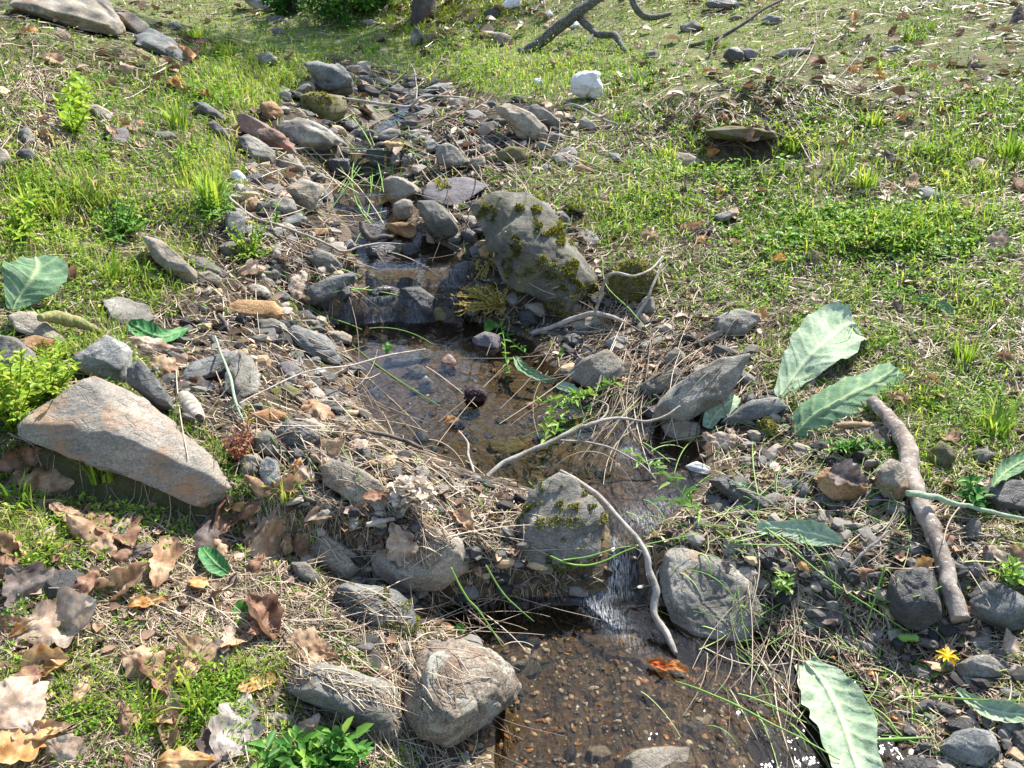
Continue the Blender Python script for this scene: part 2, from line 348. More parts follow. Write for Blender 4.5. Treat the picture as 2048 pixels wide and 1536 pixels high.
# ------------------------------------------------------------------ rocks
OFF = {'A': (0, 0), 'B': (674, 0), 'C': (1348, 0), 'D': (0, 512), 'E': (674, 512), 'F': (1348, 512), 'G': (0, 1024), 'H': (674, 1024), 'I': (1348, 1024)}
def topx(reg, xs):
    a = np.array(list(map(float, xs))).reshape(-1, 2)
    if reg == 'F0': return a
    if reg == 'J': return a*(550/2048)+np.array([450, 250])
    return a*(700/2048)+np.array(OFF[reg])
def ico(n):
    b = bmesh.new(); bmesh.ops.create_icosphere(b, subdivisions=n, radius=1)
    v = np.array([q.co[:] for q in b.verts]); f = np.array([[q.index for q in t.verts] for t in b.faces], np.int32); b.free(); return v, f
ICO = {n: ico(n) for n in (1, 2, 3, 4, 5, 6)}
CAMV = Vector((0, 0, CAMZ))
BV, BF, BN = [], [], 0
def hullplanes(P):
    b = bmesh.new()
    for p in P: b.verts.new(p)
    bmesh.ops.convex_hull(b, input=b.verts[:]); b.normal_update()
    c = P.mean(0); out = []
    for f in b.faces:
        n = np.array(f.normal[:])
        if np.linalg.norm(n) < .5: continue
        d = float(np.dot(np.array(f.verts[0].co[:])-c, n))
        if d < 0: n, d = -n, -d
        if all(np.dot(n, m) < .9994 for m, e in out): out.append((n, max(d, 1e-4)))
    b.free(); return c, np.array([o[0] for o in out]), np.array([o[1] for o in out])
def shape(u, N, D, p):
    q = np.maximum(u@N.T, 0)/D
    m = q.max(1, keepdims=True)
    return 1/(m[:, 0]*((q/m)**p).sum(1)**(1/p))
def build_rock(pts, opt, seed, reg='F0'):
    global BN
    rs = np.random.default_rng(seed)
    k = float(opt.get('k', .5)); e = float(opt.get('e', .24)); th = float(opt.get('th', .6)); lift = float(opt.get('lift', 0))
    i = np.argsort(pts[:, 1])[-2:]; by = pts[:, 1].max()-1; bx = pts[i, 0].mean()
    gx_, gy_ = ground(bx, by); G = Vector((float(gx_), float(gy_), float(Hs(gx_, gy_))))
    nt = tnorm(G.x, G.y, .1+.03*G.y); v = (CAMV-G).normalized(); n = (nt*k+v*(1-k)).normalized()
    dist = (CAMV-G).length
    wpx, hpx = np.ptp(pts[:, 0]), np.ptp(pts[:, 1]); S = min(wpx, hpx)*dist/FPX; big = max(wpx, hpx)*dist/FPX
    if k > .5: S = max(S, .45*big)
    n = np.array(n[:]); P0 = np.array(G[:])+np.array(nt[:])*(.10*S+lift)-np.array([0, 0, CAMZ])
    cam0 = np.array([0, 0, CAMZ])
    def on(px, py, off):
        a, b, c = ray(px, py); d = np.array([a, b, c]); dn = d@n
        return cam0 + d*((P0@n + off)/dn)
    c = pts.mean(0)
    P = [on(x, y, 0) for x, y in pts]
    if 'inner' in opt:
        for s in opt['inner'].split(';'):
            x, y, h = map(float, s.split(',')); x, y = topx(reg, [x, y])[0]; P.append(on(x, y, h*big*.45))
    else:
        tilt = rs.uniform(-.5, .5)
        for (x, y) in pts:
            sx = .66+rs.uniform(-.08, .08)
            ix = c[0]+(x-c[0])*sx; iy = c[1]+(y-c[1])*sx-.10*hpx
            P.append(on(ix, iy, e*S*(1+tilt*(x-c[0])/wpx*2)*rs.uniform(.8, 1.2)))
    for (x, y) in pts: P.append(on(c[0]+(x-c[0])*.84, c[1]+(y-c[1])*.84, -th*S))
    P = np.array(P); C, N, D = hullplanes(P)
    for _ in range(int(opt.get('chips', 12))):                                                   # random chips
        m = rs.normal(size=3); m /= np.linalg.norm(m); ext = ((P-C)@m).max()
        N = np.vstack([N, m]); D = np.append(D, ext*rs.uniform(.80, .96))
    q = P-C; ev, E = np.linalg.eigh(q.T@q/len(q)); sc = np.sqrt(np.maximum(ev, 1e-10)); A = (E*sc)@E.T
    area = wpx*hpx/4
    lv = 6 if area > 9000 else 5 if area > 900 else 4
    rnd = float(opt.get('p', 110))
    def make(l):
        u, f = ICO[l]; U_ = u@A.T; L_ = np.linalg.norm(U_, axis=1, keepdims=True); U_ = U_/L_
        return C+U_*shape(U_, N, D, rnd)[:, None], U_, f
    Vr, U_, F = make(lv)
    o = seed*3.7
    X, Y, Z = (Vr/S).T
    dsp = .03*fbm(X*2.2+o, Y*2.2, Z*2.2, seed, 4) + .018*fbm(X*9+o, Y*9, Z*9, seed+3, 3)
    a1 = rs.normal(size=3); a1[2] = abs(a1[2])+.8; a1 /= np.linalg.norm(a1)
    sco = (Vr/S)@a1; ly = noise3(sco*7+o+.6*noise3(X*1.5, Y*1.5, Z*1.5, 2), X*.8, Y*.8, seed+9); dsp = dsp+.026*np.tanh(ly*7)*(.6+.4*np.abs(ly))
    cr = np.abs(fbm(X*1.6+9, Y*1.6+o, Z*1.6, seed+17, 3)); dsp = dsp-.014*(1-sstep(0, .03, cr))+.010*fbm(X*26+o, Y*26, Z*26, seed+23, 3)
    Vr = Vr+U_*(dsp*S*float(opt.get('rough', 1)))[:, None]
    V3, _, F3 = make(3); BV.append(V3); BF.append(F3+BN); BN += len(V3)
    return Vr, F, np.array(G[:]), S
ROCKS = '''
A|stone_slab|long pale grey slab in the grass at the top left corner|t|0 25 60 -40 600 -40 700 90 750 150 740 195 690 220 600 200 470 170 350 130 230 85 100 60|k=.8 e=.18 th=.12
A|stone_slab|dark grey pointed slab sloping down the left bank towards the meadow|b|790 210 880 165 1000 220 1125 315 1130 365 1080 372 950 315 795 262|k=.75 e=.12 th=.4
A|stone_slab|pale tan slab wedged between the two slabs at upper left|t|660 70 760 75 880 150 870 200 800 210 700 120|k=.7 e=.12
A|rock|small grey rock on the crest of the left bank before the meadow|b|990 130 1040 128 1072 160 1020 178 988 166|
A|rock|grey rock leaning in tall grass under the bank crest|g|1112 180 1180 175 1235 232 1205 262 1135 215|
A|boulder|dark grey boulder at the far edge of the meadow|g|1400 -20 1530 -20 1612 50 1600 82 1540 72 1450 30|
A|rock|dark rock left of the leafy bush at the meadow's end|k|1550 105 1640 88 1695 112 1680 132 1560 128|
A|rock|low rounded rock below the leafy bush|g|1580 170 1620 155 1690 202 1600 208|
A|rock|angular grey rock in the green grass behind the stream head|g|1500 320 1570 298 1622 340 1622 378 1520 384|
F0|boulder|blue grey boulder standing at the stream head|b|605 130 635 122 672 128 700 150 712 165 708 188 680 200 655 192 640 165|k=.3 e=.4 rough=1.5
F0|boulder|moss topped brown boulder in front of the blue grey boulder|m|598 190 620 184 655 188 690 193 695 225 682 246 640 240 608 222|k=.4 moss=600,185,670,215
A|rock|bright orange rock on the left bank above the red slab|o|1518 600 1590 580 1665 660 1640 692 1570 708 1520 650|k=.4
A|stone_slab|long red brown slab tilted on the left bank|r|1385 658 1430 662 1600 755 1722 845 1728 900 1680 918 1560 852 1400 755|k=.4 e=.15 th=.4
A|boulder|grey brown boulder overhanging the upper fall on the left|g|1600 770 1650 712 1740 690 1830 708 1930 760 2005 832 1980 866 1880 885 1760 892 1700 850|k=.35 e=.35
A|rock|flat rock tucked under the red brown slab|g|1388 802 1450 780 1560 840 1632 900 1600 962 1480 952 1410 855|k=.6 e=.15
A|rock|pinkish grey stone left of the red slab's top end|p|1205 720 1250 703 1325 760 1342 812 1262 785|
A|stone_slab|narrow dark slab half sunk on the left bank|k|1118 590 1200 598 1300 668 1335 722 1240 702 1150 645|
A|rock|pale lichened rock in the weeds of the left bank|t|500 622 560 608 662 660 655 702 600 722 540 665|
A|rock|flat reddish grey stone below the pale lichened rock|p|600 752 740 748 765 790 720 852 640 832|k=.6 e=.12
A|rock|upright grey stone under the hanging dry grass at left|g|108 762 170 738 212 832 192 872 140 862|
A|rock|dark stone above the broken piece of wood|k|98 882 160 864 216 900 222 952 150 962|
A|rock|pinkish tan rock at the left edge of the photo|t|-60 850 0 858 40 880 52 930 88 982 0 990 -60 980|
A|rock|white quartz rock among weeds left of the stream|w|1338 1012 1390 993 1442 1040 1422 1092 1368 1082|k=.35
A|stone_slab|thin slab edge jutting from the mossy earth bank|g|865 772 1000 768 1048 802 1000 815 890 800|
J|boulder|brown grey boulder beside the rapids with a dark wet side|t|450 480 560 393 690 418 742 460 690 600 640 655 560 640 520 560|k=.3 e=.3
J|rock|squarish grey block left of the rapids|g|290 600 330 560 460 528 522 560 542 640 430 682 310 645|k=.4
J|rock|flat grey stone under the squarish block|b|400 712 560 648 625 690 560 752 430 765|k=.6
J|rock|orange brown stone beside the lichened twig on the left|o|125 590 190 540 247 528 247 590 210 645 150 640|k=.4
J|rock|small grey stone below the twig's bend|g|330 772 420 758 462 800 450 842 360 855|
J|rock|upright pale grey rock behind bright grass blades|b|0 650 100 638 162 690 152 800 130 865 30 835 -10 790|k=.35
J|boulder|rounded tan grey boulder in the middle of the rapids|t|1165 410 1230 373 1320 388 1420 440 1472 490 1460 532 1330 565 1240 605 1190 540|k=.35 e=.35
J|rock|small dark rock standing in the rapids|k|985 420 1040 388 1082 420 1070 468 1010 475|k=.3
J|rock|upright tan and white rock below the rapids boulder|t|1250 590 1330 553 1390 560 1408 650 1385 715 1290 715 1248 650|k=.2 e=.3
J|rock|rusty orange rock in the falling water|o|1160 735 1300 722 1400 730 1452 840 1432 885 1340 858 1240 795|k=.3
J|boulder|large tilted grey block right of the rusty rock|g|1420 570 1560 558 1650 610 1742 770 1705 835 1610 858 1540 790 1480 700|k=.35 e=.25
J|rock|dark rounded stone between the tilted block and the long boulder|k|1750 790 1810 758 1882 820 1880 885 1790 885|k=.35
J|rock|round tan stone against the long boulder's foot|o|1880 930 1930 888 2010 893 2037 960 1992 1015 1900 985|k=.3
J|rock|split grey rock above the canoe shaped rock|g|570 965 690 920 800 958 902 1070 890 1105 780 1115 680 1055|k=.4
J|rock|canoe shaped pale grey rock with a tan rim|b|575 1230 620 1200 800 1128 960 1088 1008 1120 965 1200 850 1292 720 1365 640 1345 580 1305|k=.35 e=.3
J|rock|rounded grey stone left of the pale oak leaf|g|210 1060 290 1033 380 1058 432 1110 400 1155 280 1155|
J|rock|pale oval stone below the rounded grey stone|t|160 1200 220 1178 310 1208 357 1260 330 1305 220 1285|
J|rock|long ochre and grey rock low on the left bank|o|-20 1335 100 1300 250 1340 360 1308 432 1370 442 1440 390 1455 290 1425 150 1445 10 1425|k=.45
J|rock|dark stone at the foot of the pale oak leaf|k|350 1262 440 1230 492 1280 470 1315 380 1315|
J|boulder|brown boulder right of the upper fall|g|1560 170 1640 133 1730 168 1822 280 1812 312 1700 335 1600 302 1568 240|k=.3 e=.3
J|rock|smooth grey stone left of the brown boulder|g|1470 130 1530 98 1582 130 1562 172 1500 192|
J|rock|black wet ledge right of the upper fall|d|1040 190 1150 172 1250 180 1330 230 1330 300 1200 335 1060 305|k=.15 e=.2
J|rock|black wet ledge left of the upper fall|d|740 260 870 240 935 250 945 300 930 395 790 405|k=.15 e=.2
J|stone_slab|rust red slab at the foot of the upper fall|r|960 362 1100 323 1240 328 1265 372 1150 402 990 402|k=.5 e=.15
J|rock|glossy wet stone splitting the water below the dark driftwood|d|1060 905 1180 880 1292 910 1262 1010 1130 1035 1050 992|k=.3
J|rock|rough purple wet stone beside the glossy stone|d|1310 890 1400 878 1455 940 1402 1035 1300 1012|k=.3
J|rock|mossy dark stone at the lip of the middle fall|m|1290 1130 1380 1127 1465 1180 1420 1205 1310 1185|
J|stone_slab|dark grey slab sloping into the middle pool|k|1300 1212 1450 1198 1592 1300 1562 1432 1440 1405 1310 1325|k=.4 e=.2
J|rock|brown rock beside the yellow sprig at the pool head|m|1520 1372 1600 1338 1690 1368 1762 1442 1682 1505 1550 1475|k=.3
J|rock|black block under the middle fall|d|1060 1240 1180 1188 1302 1218 1292 1315 1150 1335 1060 1295|k=.2
J|rock|dark wet stone below the canoe shaped rock|k|510 1392 620 1378 702 1450 640 1485 530 1445|
J|rock|broken dark stone on the right of the middle fall|k|1690 1052 1800 1008 1852 1060 1800 1115 1690 1105|
J|rock|grey stone left of the pool head partly in shade|g|220 1452 330 1438 440 1480 482 1535 380 1560 230 1540|
J|rock|small tan splinter of rock in the rapids|t|1500 800 1550 840 1575 910 1500 885|
J|rock|small pale stone by the orange leaf in the rapids|p|880 870 940 850 985 900 900 935|
J|rock|wet slanting stone against the brown grey boulder|b|675 480 740 465 795 560 750 580|
B|stone_slab|flat dark purple slab bare beside the rapids boulder|p|480 1090 620 1045 760 1030 900 1080 830 1125 760 1165 700 1215 560 1185 465 1150|k=.8 e=.08 th=.4 moss=930,335,1045,368
B|boulder|white quartz boulder standing alone on the right bank|w|1375 470 1410 425 1540 430 1572 500 1562 580 1490 595 1390 548|k=.3 e=.3 rough=2.2 chips=16
B|rock|small white stone in grass left of the white boulder|w|1148 462 1190 455 1208 485 1160 498|
B|boulder|upper grey boulder of the cracked pair right of the stones|g|1080 625 1170 610 1270 675 1315 722 1280 765 1170 718|k=.4
B|boulder|lower brown grey boulder of the cracked pair|t|885 625 1010 605 1130 660 1210 735 1265 775 1240 815 1140 825 1040 720|k=.4
B|rock|tan grey stone leaning on the cracked boulder pair|t|1025 702 1080 678 1142 700 1155 790 1120 835 1048 792|k=.3
B|rock|greenish angular rock in the middle of the stone pile|m|930 892 1010 853 1100 868 1112 930 1060 955 960 955|k=.35
B|rock|grey stone behind the greenish angular rock|g|838 862 890 838 935 870 922 908 850 902|
B|rock|pale pointed stone by the brown boulder's foot|t|780 932 860 908 872 960 822 1004 778 982|
B|rock|mossy stone between the pale pointed and greenish rocks|m|865 912 930 903 942 945 880 952|
B|rock|flat grey stone on the pile above the rusty leaves|g|400 792 480 773 518 800 490 828 410 818|
B|rock|broad dark stone left of the flat grey stone on the pile|g|228 792 300 748 370 758 402 790 330 824 250 818|
B|rock|small brown stone high on the pile near the boulders|t|700 772 750 743 782 780 740 803|
B|rock|flat dark rock heading the stone pile near the grass|k|185 457 260 453 348 485 320 508 210 503|
B|rock|brown rock beside the flat dark head rock|t|298 517 360 488 402 520 380 548 320 543|
B|rock|dark oval stone beside the little trickle|k|365 712 430 698 502 720 480 748 390 748|
B|rock|thin flat stone right of the little trickle|g|458 722 560 724 622 745 540 758 460 748|
B|rock|dark flat rock below the forked white twig|k|440 627 520 608 612 640 560 668 470 663|
B|rock|brown rock at the end of the forked twig|t|648 592 720 558 782 570 762 622 680 633|
B|stone_slab|long low slab before the cracked boulder pair|g|825 722 920 708 972 740 950 768 850 768|
B|rock|slim brown stone above the flat grey stone on the pile|t|413 767 480 753 562 770 540 793 440 793|
B|rock|dark stone at the mossy boulder's foot|k|28 712 90 698 132 740 100 772 40 758|
B|stone_slab|flat tan grey slab in dry weeds below the boulder pair|t|1250 907 1330 888 1432 930 1420 962 1280 955|k=.7 e=.1
B|rock|flat orange stone on the right bank by the slab|o|1388 972 1430 958 1515 1010 1480 1028 1410 1003|
B|rock|small dark stone behind the curved bare twig|k|1338 692 1380 673 1413 700 1380 723|
B|rock|grey stone half under the curved bare twig|g|1412 702 1450 683 1532 740 1500 778 1440 743|
F0|boulder|long grey ridged boulder along the right bank with mossy end|q|936 402 960 382 1000 376 1050 386 1095 420 1132 470 1160 510 1195 552 1204 590 1185 622 1120 645 1082 625 1050 592 1010 562 985 510 955 450|k=.55 chips=16 th=.5 moss=1160,555,1215,640;1090,590,1140,650;1045,525,1150,560 inner=970,398,.15;1000,440,.28;1045,495,.34;1100,535,.34;1175,562,.25;1040,410,.24;1090,470,.28
B|stone_slab|flat cracked slab with moss joined to the long boulder's top|g|930 1150 1000 1110 1110 1110 1200 1130 1290 1265 1250 1295 1120 1260 1060 1190|k=.8 e=.06 th=.4 lift=.05 moss=1010,375,1090,405;1090,370,1140,400
B|stone_slab|pale flat stone in moss right of the cracked slab|g|1330 1172 1410 1163 1470 1210 1430 1250 1350 1215|k=.85 e=.06 lift=.03 moss=1100,385,1180,425
B|rock|pointed rock standing left below the tree|g|430 200 460 148 502 200 505 255 430 272|k=.2
B|rock|brown stump like rock at the tree's mossy foot|m|505 202 580 188 602 220 530 255|
B|rock|flat topped grey rock with white edge behind the lichened branch|t|880 192 960 186 1022 210 1002 273 940 263|
B|boulder|white boulder at the top edge right of the tree|w|958 30 1010 -20 1085 -20 1075 40 1000 50|
B|rock|dark boulder under the white boulder near the tree|k|862 60 940 38 962 80 900 113 868 102|
B|rock|pale upright stone behind the lichened branch|w|1213 82 1245 53 1267 85 1240 108|
B|rock|white flat rocks framed by the lichened branch's fork|w|1288 160 1370 108 1432 138 1420 168 1320 173|k=.6
B|rock|square grey stone in grass right of the lichened branch|g|1788 312 1870 288 1878 340 1820 345|
B|rock|mossy rock below the bush right side|m|208 250 222 200 275 186 295 230|
B|rock|low grey stone at the right foot of the bush|g|135 122 200 113 255 140 180 153|
B|rock|dark rock far up the right slope under twigs|k|1998 152 2048 138 2110 150 2100 190 2010 186|
B|rock|dark stone buried in thatch below the long twig mound|k|1585 892 1650 898 1665 940 1600 955|
B|rock|pale tan rock by yellow grass blades on the right bank|t|1915 932 1980 888 2070 900 2140 940 2090 975 1960 978|
C|rock|dark hollowed stone upright on the right slope|k|285 332 310 283 370 273 412 310 402 352 330 375|k=.2
C|rock|grey stone just right of the hollowed stone|p|385 292 430 278 492 300 482 352 420 355|k=.3
C|stone_slab|long flat grey slab on the upper right slope|g|558 335 640 288 760 278 835 290 740 325 620 345|
C|rock|smooth grey rock high on the right slope|b|498 122 550 83 632 98 645 130 540 140|
C|rock|pale flat rock left of the smooth grey rock|t|308 112 370 83 405 100 350 128|
C|rock|broad weathered rock beside the long dark twig|g|28 172 120 113 163 140 142 182 60 190|
C|boulder|dark boulder at the top edge right of the lichened branch|k|168 20 280 -30 385 -20 385 50 300 74 200 52|
C|rock|grey flat stone sunk in the turf right of the long slab|g|1195 292 1300 263 1375 290 1300 320|
C|rock|small dark stone sunk in turf at the right|k|1155 507 1220 493 1265 515 1200 530|
C|rock|blue grey stone in the turf at far right|b|1425 1102 1500 1093 1575 1140 1550 1174 1440 1164|k=.7
C|rock|long grey stone sunk in turf above the curled leaves|g|195 1272 330 1228 385 1250 280 1305|k=.7
C|rock|pale tan rock showing through thatch at far right|t|1690 962 1780 918 1835 940 1800 1004 1720 995|k=.7
C|stone_slab|brown rock roofing the dark hollow in the bank|m|150 770 300 735 480 745 640 770 600 812 420 830 240 812|k=.6 e=.4 th=.5 lift=.05
D|boulder|large rust banded slab boulder, biggest in the lower left|big|62 985 180 860 330 738 440 678 560 698 720 768 900 895 1060 1005 1230 1128 1285 1205 1320 1310 1415 1440 1380 1505 1290 1530 1100 1445 900 1320 640 1195 380 1140 200 1092 90 1040|k=.55 th=.35 inner=120,990,.05;400,985,.16;700,1040,.2;1000,1180,.2;1270,1300,.15;450,730,.1;700,830,.12;1000,1020,.12
D|rock|pointed grey rock with a pale vein behind the big slab|b|425 595 620 458 740 518 772 560 755 720 700 768 560 715 440 665|k=.3 e=.3
D|stone_slab|leaning grey slab on the big slab's upper right side|b|735 650 800 598 860 648 1000 830 1025 925 940 910 830 805 730 742|k=.4
D|stone_slab|light tan slab under the mossy stick at left|t|30 350 110 318 210 328 330 430 405 500 410 535 300 525 200 452 90 435|k=.6 e=.12
D|rock|grey rock behind bright weeds at the left edge|g|-40 470 0 465 100 488 200 568 252 660 190 745 100 705 -30 645|k=.5
D|rock|orange brown rock with a moss tuft at left|o|80 500 200 463 320 488 335 600 220 606 110 545|k=.5 moss=68,680,105,712
D|stone_slab|flat grey slab lying in the weeds of the left bank|g|598 262 700 238 870 288 905 370 800 415 660 395|k=.85 e=.08
F0|stone_slab|long tan slab half buried on the left bank|t|285 472 320 478 352 508 394 545 392 568 350 558 308 522|k=.7
D|stone_slab|grey slab right of the long tan buried slab|g|1080 -5 1200 8 1332 100 1310 135 1150 85|k=.7
D|rock|small tan block below the buried slabs|t|1153 97 1220 83 1303 130 1290 175 1170 145|
D|stone_slab|rough blue grey slab at the left edge of the middle pool|b|1648 442 1720 398 1900 468 1982 540 2015 620 1960 645 1860 605 1740 535|k=.5 e=.15
D|rock|grey stone above the rough blue grey slab|g|1488 382 1600 362 1675 400 1640 444 1520 435|
D|rock|pale stone dipping into the middle pool's left side|t|1925 452 2000 438 2070 470 2060 522 1960 505|
D|stone_slab|long banded slab beside the dead leaves|b|1045 722 1110 620 1250 578 1385 545 1410 600 1260 700 1140 742 1060 755|k=.5 e=.2
D|rock|broad flat grey rock crossed by the pale green stem|g|1320 690 1400 548 1482 588 1525 700 1505 795 1400 845 1310 785|k=.5 e=.15
D|rock|purple grey stone right of the broad flat rock|p|1615 632 1690 608 1785 670 1765 724 1660 716|
D|rock|dark stone at the pool's left shore below the purple stone|k|1848 692 1920 668 1975 700 1962 744 1880 754|
D|rock|olive grey stone below the broad flat rock|m|1575 782 1680 748 1775 790 1765 844 1680 855 1600 835|
D|rock|smooth orange brown cobble left of the lower pool|o|1458 922 1580 888 1685 920 1685 962 1600 1005 1500 985|k=.45
D|rock|smooth dark grey cobble right below the orange cobble|k|1598 1042 1680 958 1780 968 1885 1060 1872 1114 1760 1130 1620 1095|k=.45
D|rock|dark rock beside the red plant|g|1478 1062 1560 1008 1625 1080 1645 1160 1560 1176 1488 1145|k=.35
D|rock|blue grey upright stone below the red plant|b|1508 1232 1560 1168 1625 1200 1645 1290 1605 1395 1540 1355|k=.35
F0|rock|pale flat rock left of the dried flower head|t|630 930 660 918 720 938 762 962 775 985 748 1014 700 1004 648 970|k=.5 e=.12
D|rock|small wet dark stone at the lower pool's left shore|d|1858 862 1920 838 1965 870 1952 904 1880 914|
D|rock|small brown rock below the red plant|t|1398 1172 1500 1156 1545 1200 1490 1295 1408 1305|
D|rock|grey pebble rock on the shore above the olive stone|g|1738 742 1820 727 1875 770 1800 795|
E|rock|pale wedge shaped rock at the left shore of the middle pool|b|258 602 380 558 540 543 575 580 530 614 400 645 280 645|k=.4 e=.25
E|rock|low grey rock under the pale wedge|g|398 652 480 632 555 680 540 715 440 715|
E|rock|square pinkish stone at the tip of the left shore|p|468 742 520 698 573 740 562 804 490 794|k=.3
E|rock|wet reddish stone behind the square pinkish one|r|608 602 660 567 703 620 703 684 640 704 608 662|k=.3
E|rock|dark knobbly rock standing in the middle pool with a leaf on top|p|788 482 860 443 940 448 988 510 972 584 850 595 780 542|k=.3 e=.35
E|boulder|sunlit angular block on the pool's right shore|t|1363 642 1460 578 1580 543 1662 610 1694 670 1662 732 1560 765 1450 775 1378 722|k=.35 inner=1470,590,.25;1590,560,.1;1560,730,.2;1650,650,.1
E|rock|brown rock under dry grass right of the sunlit block|t|1900 602 1980 527 2033 560 2043 640 1940 664|
F0|boulder|dark wedge boulder leaning right of the lower pool|g|1296 832 1340 778 1400 738 1450 714 1502 704 1508 726 1468 790 1400 832 1340 862|k=.35 e=.22 th=.4
E|stone_slab|striped grey slab between sunlit block and dark wedge|g|1758 762 1850 698 2000 648 2043 690 1960 782 1830 835|k=.5 e=.15
F0|rock|brown tan block at the lower pool's right shore|t|1320 848 1345 834 1400 842 1404 880 1385 893 1338 886|k=.35
E|rock|wet dark stone breaking the water under the green sprigs|d|1238 1002 1330 918 1403 940 1382 1034 1260 1055|k=.3
E|rock|brown stone in the stream beside the wet dark one|m|1408 942 1480 918 1535 990 1490 1025 1420 1004|k=.3
F0|boulder|mossy grey boulder rising left of the lower fall|g|1034 1030 1078 968 1118 944 1152 958 1200 1016 1222 1060 1196 1120 1150 1148 1080 1152 1032 1122|k=.2 th=.5 inner=1110,975,.1;1180,1020,.12;1060,1050,.2;1150,1060,.24;1120,1110,.14 moss=1060,1030,1180,1060;1100,1120,1180,1150
E|stone_slab|flat pale slab under the arching bare branch|t|1348 402 1440 356 1560 346 1645 390 1645 432 1500 455 1370 434|k=.5 e=.2
E|rock|dark stone beneath the flat pale slab|k|1318 472 1390 448 1465 490 1430 535 1350 535|
E|rock|grey stone in dry grass right of the dark stone|g|1558 502 1640 458 1705 480 1692 522 1600 545|
E|rock|upright grey stone beneath the arching dry grass|g|1738 322 1800 238 1852 236 1865 330 1760 356|k=.3
E|rock|dark wet stone at the mossy boulder end|d|1048 322 1130 308 1183 360 1172 414 1080 405|
E|rock|flat brown stone under water in the lower pool|m|888 1082 1050 1056 1125 1120 1000 1165 900 1144|k=.8 e=.05
E|rock|tiny wet stone tip in the middle of the pool|d|918 962 960 947 1013 970 940 988|
F0|boulder|moss covered boulder right of the long ridged boulder|m|1214 548 1245 518 1292 518 1318 560 1302 602 1250 608 1218 592|k=.3 moss=1205,515,1325,610
E|rock|thin grey stone on the lower pool's left gravel|g|130 1172 200 1152 283 1175 260 1205 170 1205|
E|rock|flat grey stone above the thin gravel stone|b|48 1112 120 1097 205 1130 190 1155 80 1150|
E|rock|small grey rock right of the dried flower head|g|448 1242 520 1227 545 1270 500 1315 458 1295|
E|rock|dark rounded rock below the pale flat rock|g|168 1422 220 1388 300 1398 335 1440 285 1500 188 1495|
F|stone_slab|thin dark grey slab poking from under the felted leaves|b|250 985 360 898 480 828 610 826 668 880 600 925 450 965 330 995|k=.4 e=.2
F|rock|weathered stump grey rock in the dry grass on the right|g|218 372 300 328 400 308 505 350 503 400 400 474 270 484 228 424|k=.5
F|rock|cream tan block under the peeling stick|t|1173 1262 1260 1178 1332 1188 1375 1300 1393 1390 1330 1455 1230 1415 1178 1335|k=.25 e=.3
F|rock|orange brown rock with a dead leaf draped on it|o|838 1282 890 1238 960 1248 1040 1290 1135 1318 1155 1370 1080 1445 950 1445 850 1365|k=.25
F|stone_slab|long dark grey slab right of the leafy sprig|k|198 1312 290 1287 460 1387 575 1440 565 1500 450 1485 300 1405|k=.4
F|rock|small cream stone by the stream's right edge|w|53 1232 130 1198 223 1240 222 1294 110 1284|
F|boulder|black rock at the right edge of the photo|k|1798 1382 1850 1318 2060 1305 2200 1380 2120 1500 1880 1485 1808 1434|
F|rock|brown mossy rock lit on its right side|m|1478 1132 1560 1077 1643 1130 1655 1190 1580 1245 1488 1225|k=.3
F|rock|mossy knob below the thin dark grey slab|m|478 992 540 938 603 1000 572 1064 498 1054|moss=1508,835,1560,875
F|rock|dark stone left of the orange brown rock|k|718 1342 770 1327 803 1380 760 1425 708 1394|
F|rock|blue grey stone below the cream tan block|b|1218 1442 1300 1427 1375 1470 1372 1515 1280 1530 1225 1505|
F|rock|grey stone in weeds near the right edge|g|1748 1142 1830 1117 1885 1170 1832 1225 1768 1204|
F|rock|brown cobble above the orange brown rock|t|898 1182 950 1157 1013 1180 992 1214 908 1214|
G|stone_slab|charcoal slab lying in the leaf litter|k|198 382 290 348 450 336 585 430 500 494 380 524 250 494|k=.6 e=.15
F0|rock|rounded tan grey rock under dry straw left of the flower head rock|t|608 1066 640 1060 690 1083 720 1118 724 1150 700 1163 658 1148 622 1112|k=.4
G|rock|grey rock half hidden by straw beside the rounded tan one|g|1698 292 1790 287 1885 390 1842 435 1730 385|
F0|boulder|large grey green rock carrying the dried flower head|t|704 1050 730 1026 800 1018 870 1045 950 1088 962 1122 940 1158 870 1192 818 1188 758 1152 718 1110|k=.35 e=.3
F0|stone_slab|slate slab with a mossy edge beside the lowest pool|b|648 1172 700 1163 780 1173 832 1208 848 1240 822 1272 768 1268 700 1232|k=.5 e=.15 moss=745,1240,840,1275
F0|boulder|round speckled brown boulder at the lowest pool|s|828 1312 870 1290 930 1281 982 1294 1022 1330 1046 1370 1036 1402 992 1432 950 1474 900 1502 840 1484 812 1420 816 1360|k=.45 e=.3
H|rock|small grey stone resting against the speckled boulder|g|358 872 450 863 560 908 578 970 520 1004 420 984 368 925|k=.4 front=.06
F0|boulder|long grey rock under straw left of the speckled boulder|g|558 1345 620 1318 700 1348 790 1368 818 1420 812 1472 790 1494 720 1464 640 1412 578 1385|k=.45 e=.25
F0|rock|pale wet rock at the bottom edge of the lowest pool|t|1218 1530 1260 1498 1330 1488 1385 1493 1410 1540 1380 1590 1230 1590|k=.5
F0|boulder|squarish grey boulder with a white fleck right of the lower fall|g|1308 1112 1345 1098 1430 1108 1500 1143 1542 1180 1537 1240 1502 1282 1450 1302 1380 1302 1342 1252 1318 1180|k=.35 th=.5 inner=1335,1120,.12;1430,1125,.16;1520,1190,.16;1490,1265,.16;1400,1270,.16;1350,1200,.16
I|boulder|smooth charcoal boulder left of the peeling stick's end|k|1238 442 1290 330 1380 295 1460 288 1520 348 1582 520 1562 622 1460 685 1360 705 1280 625|k=.35 e=.3
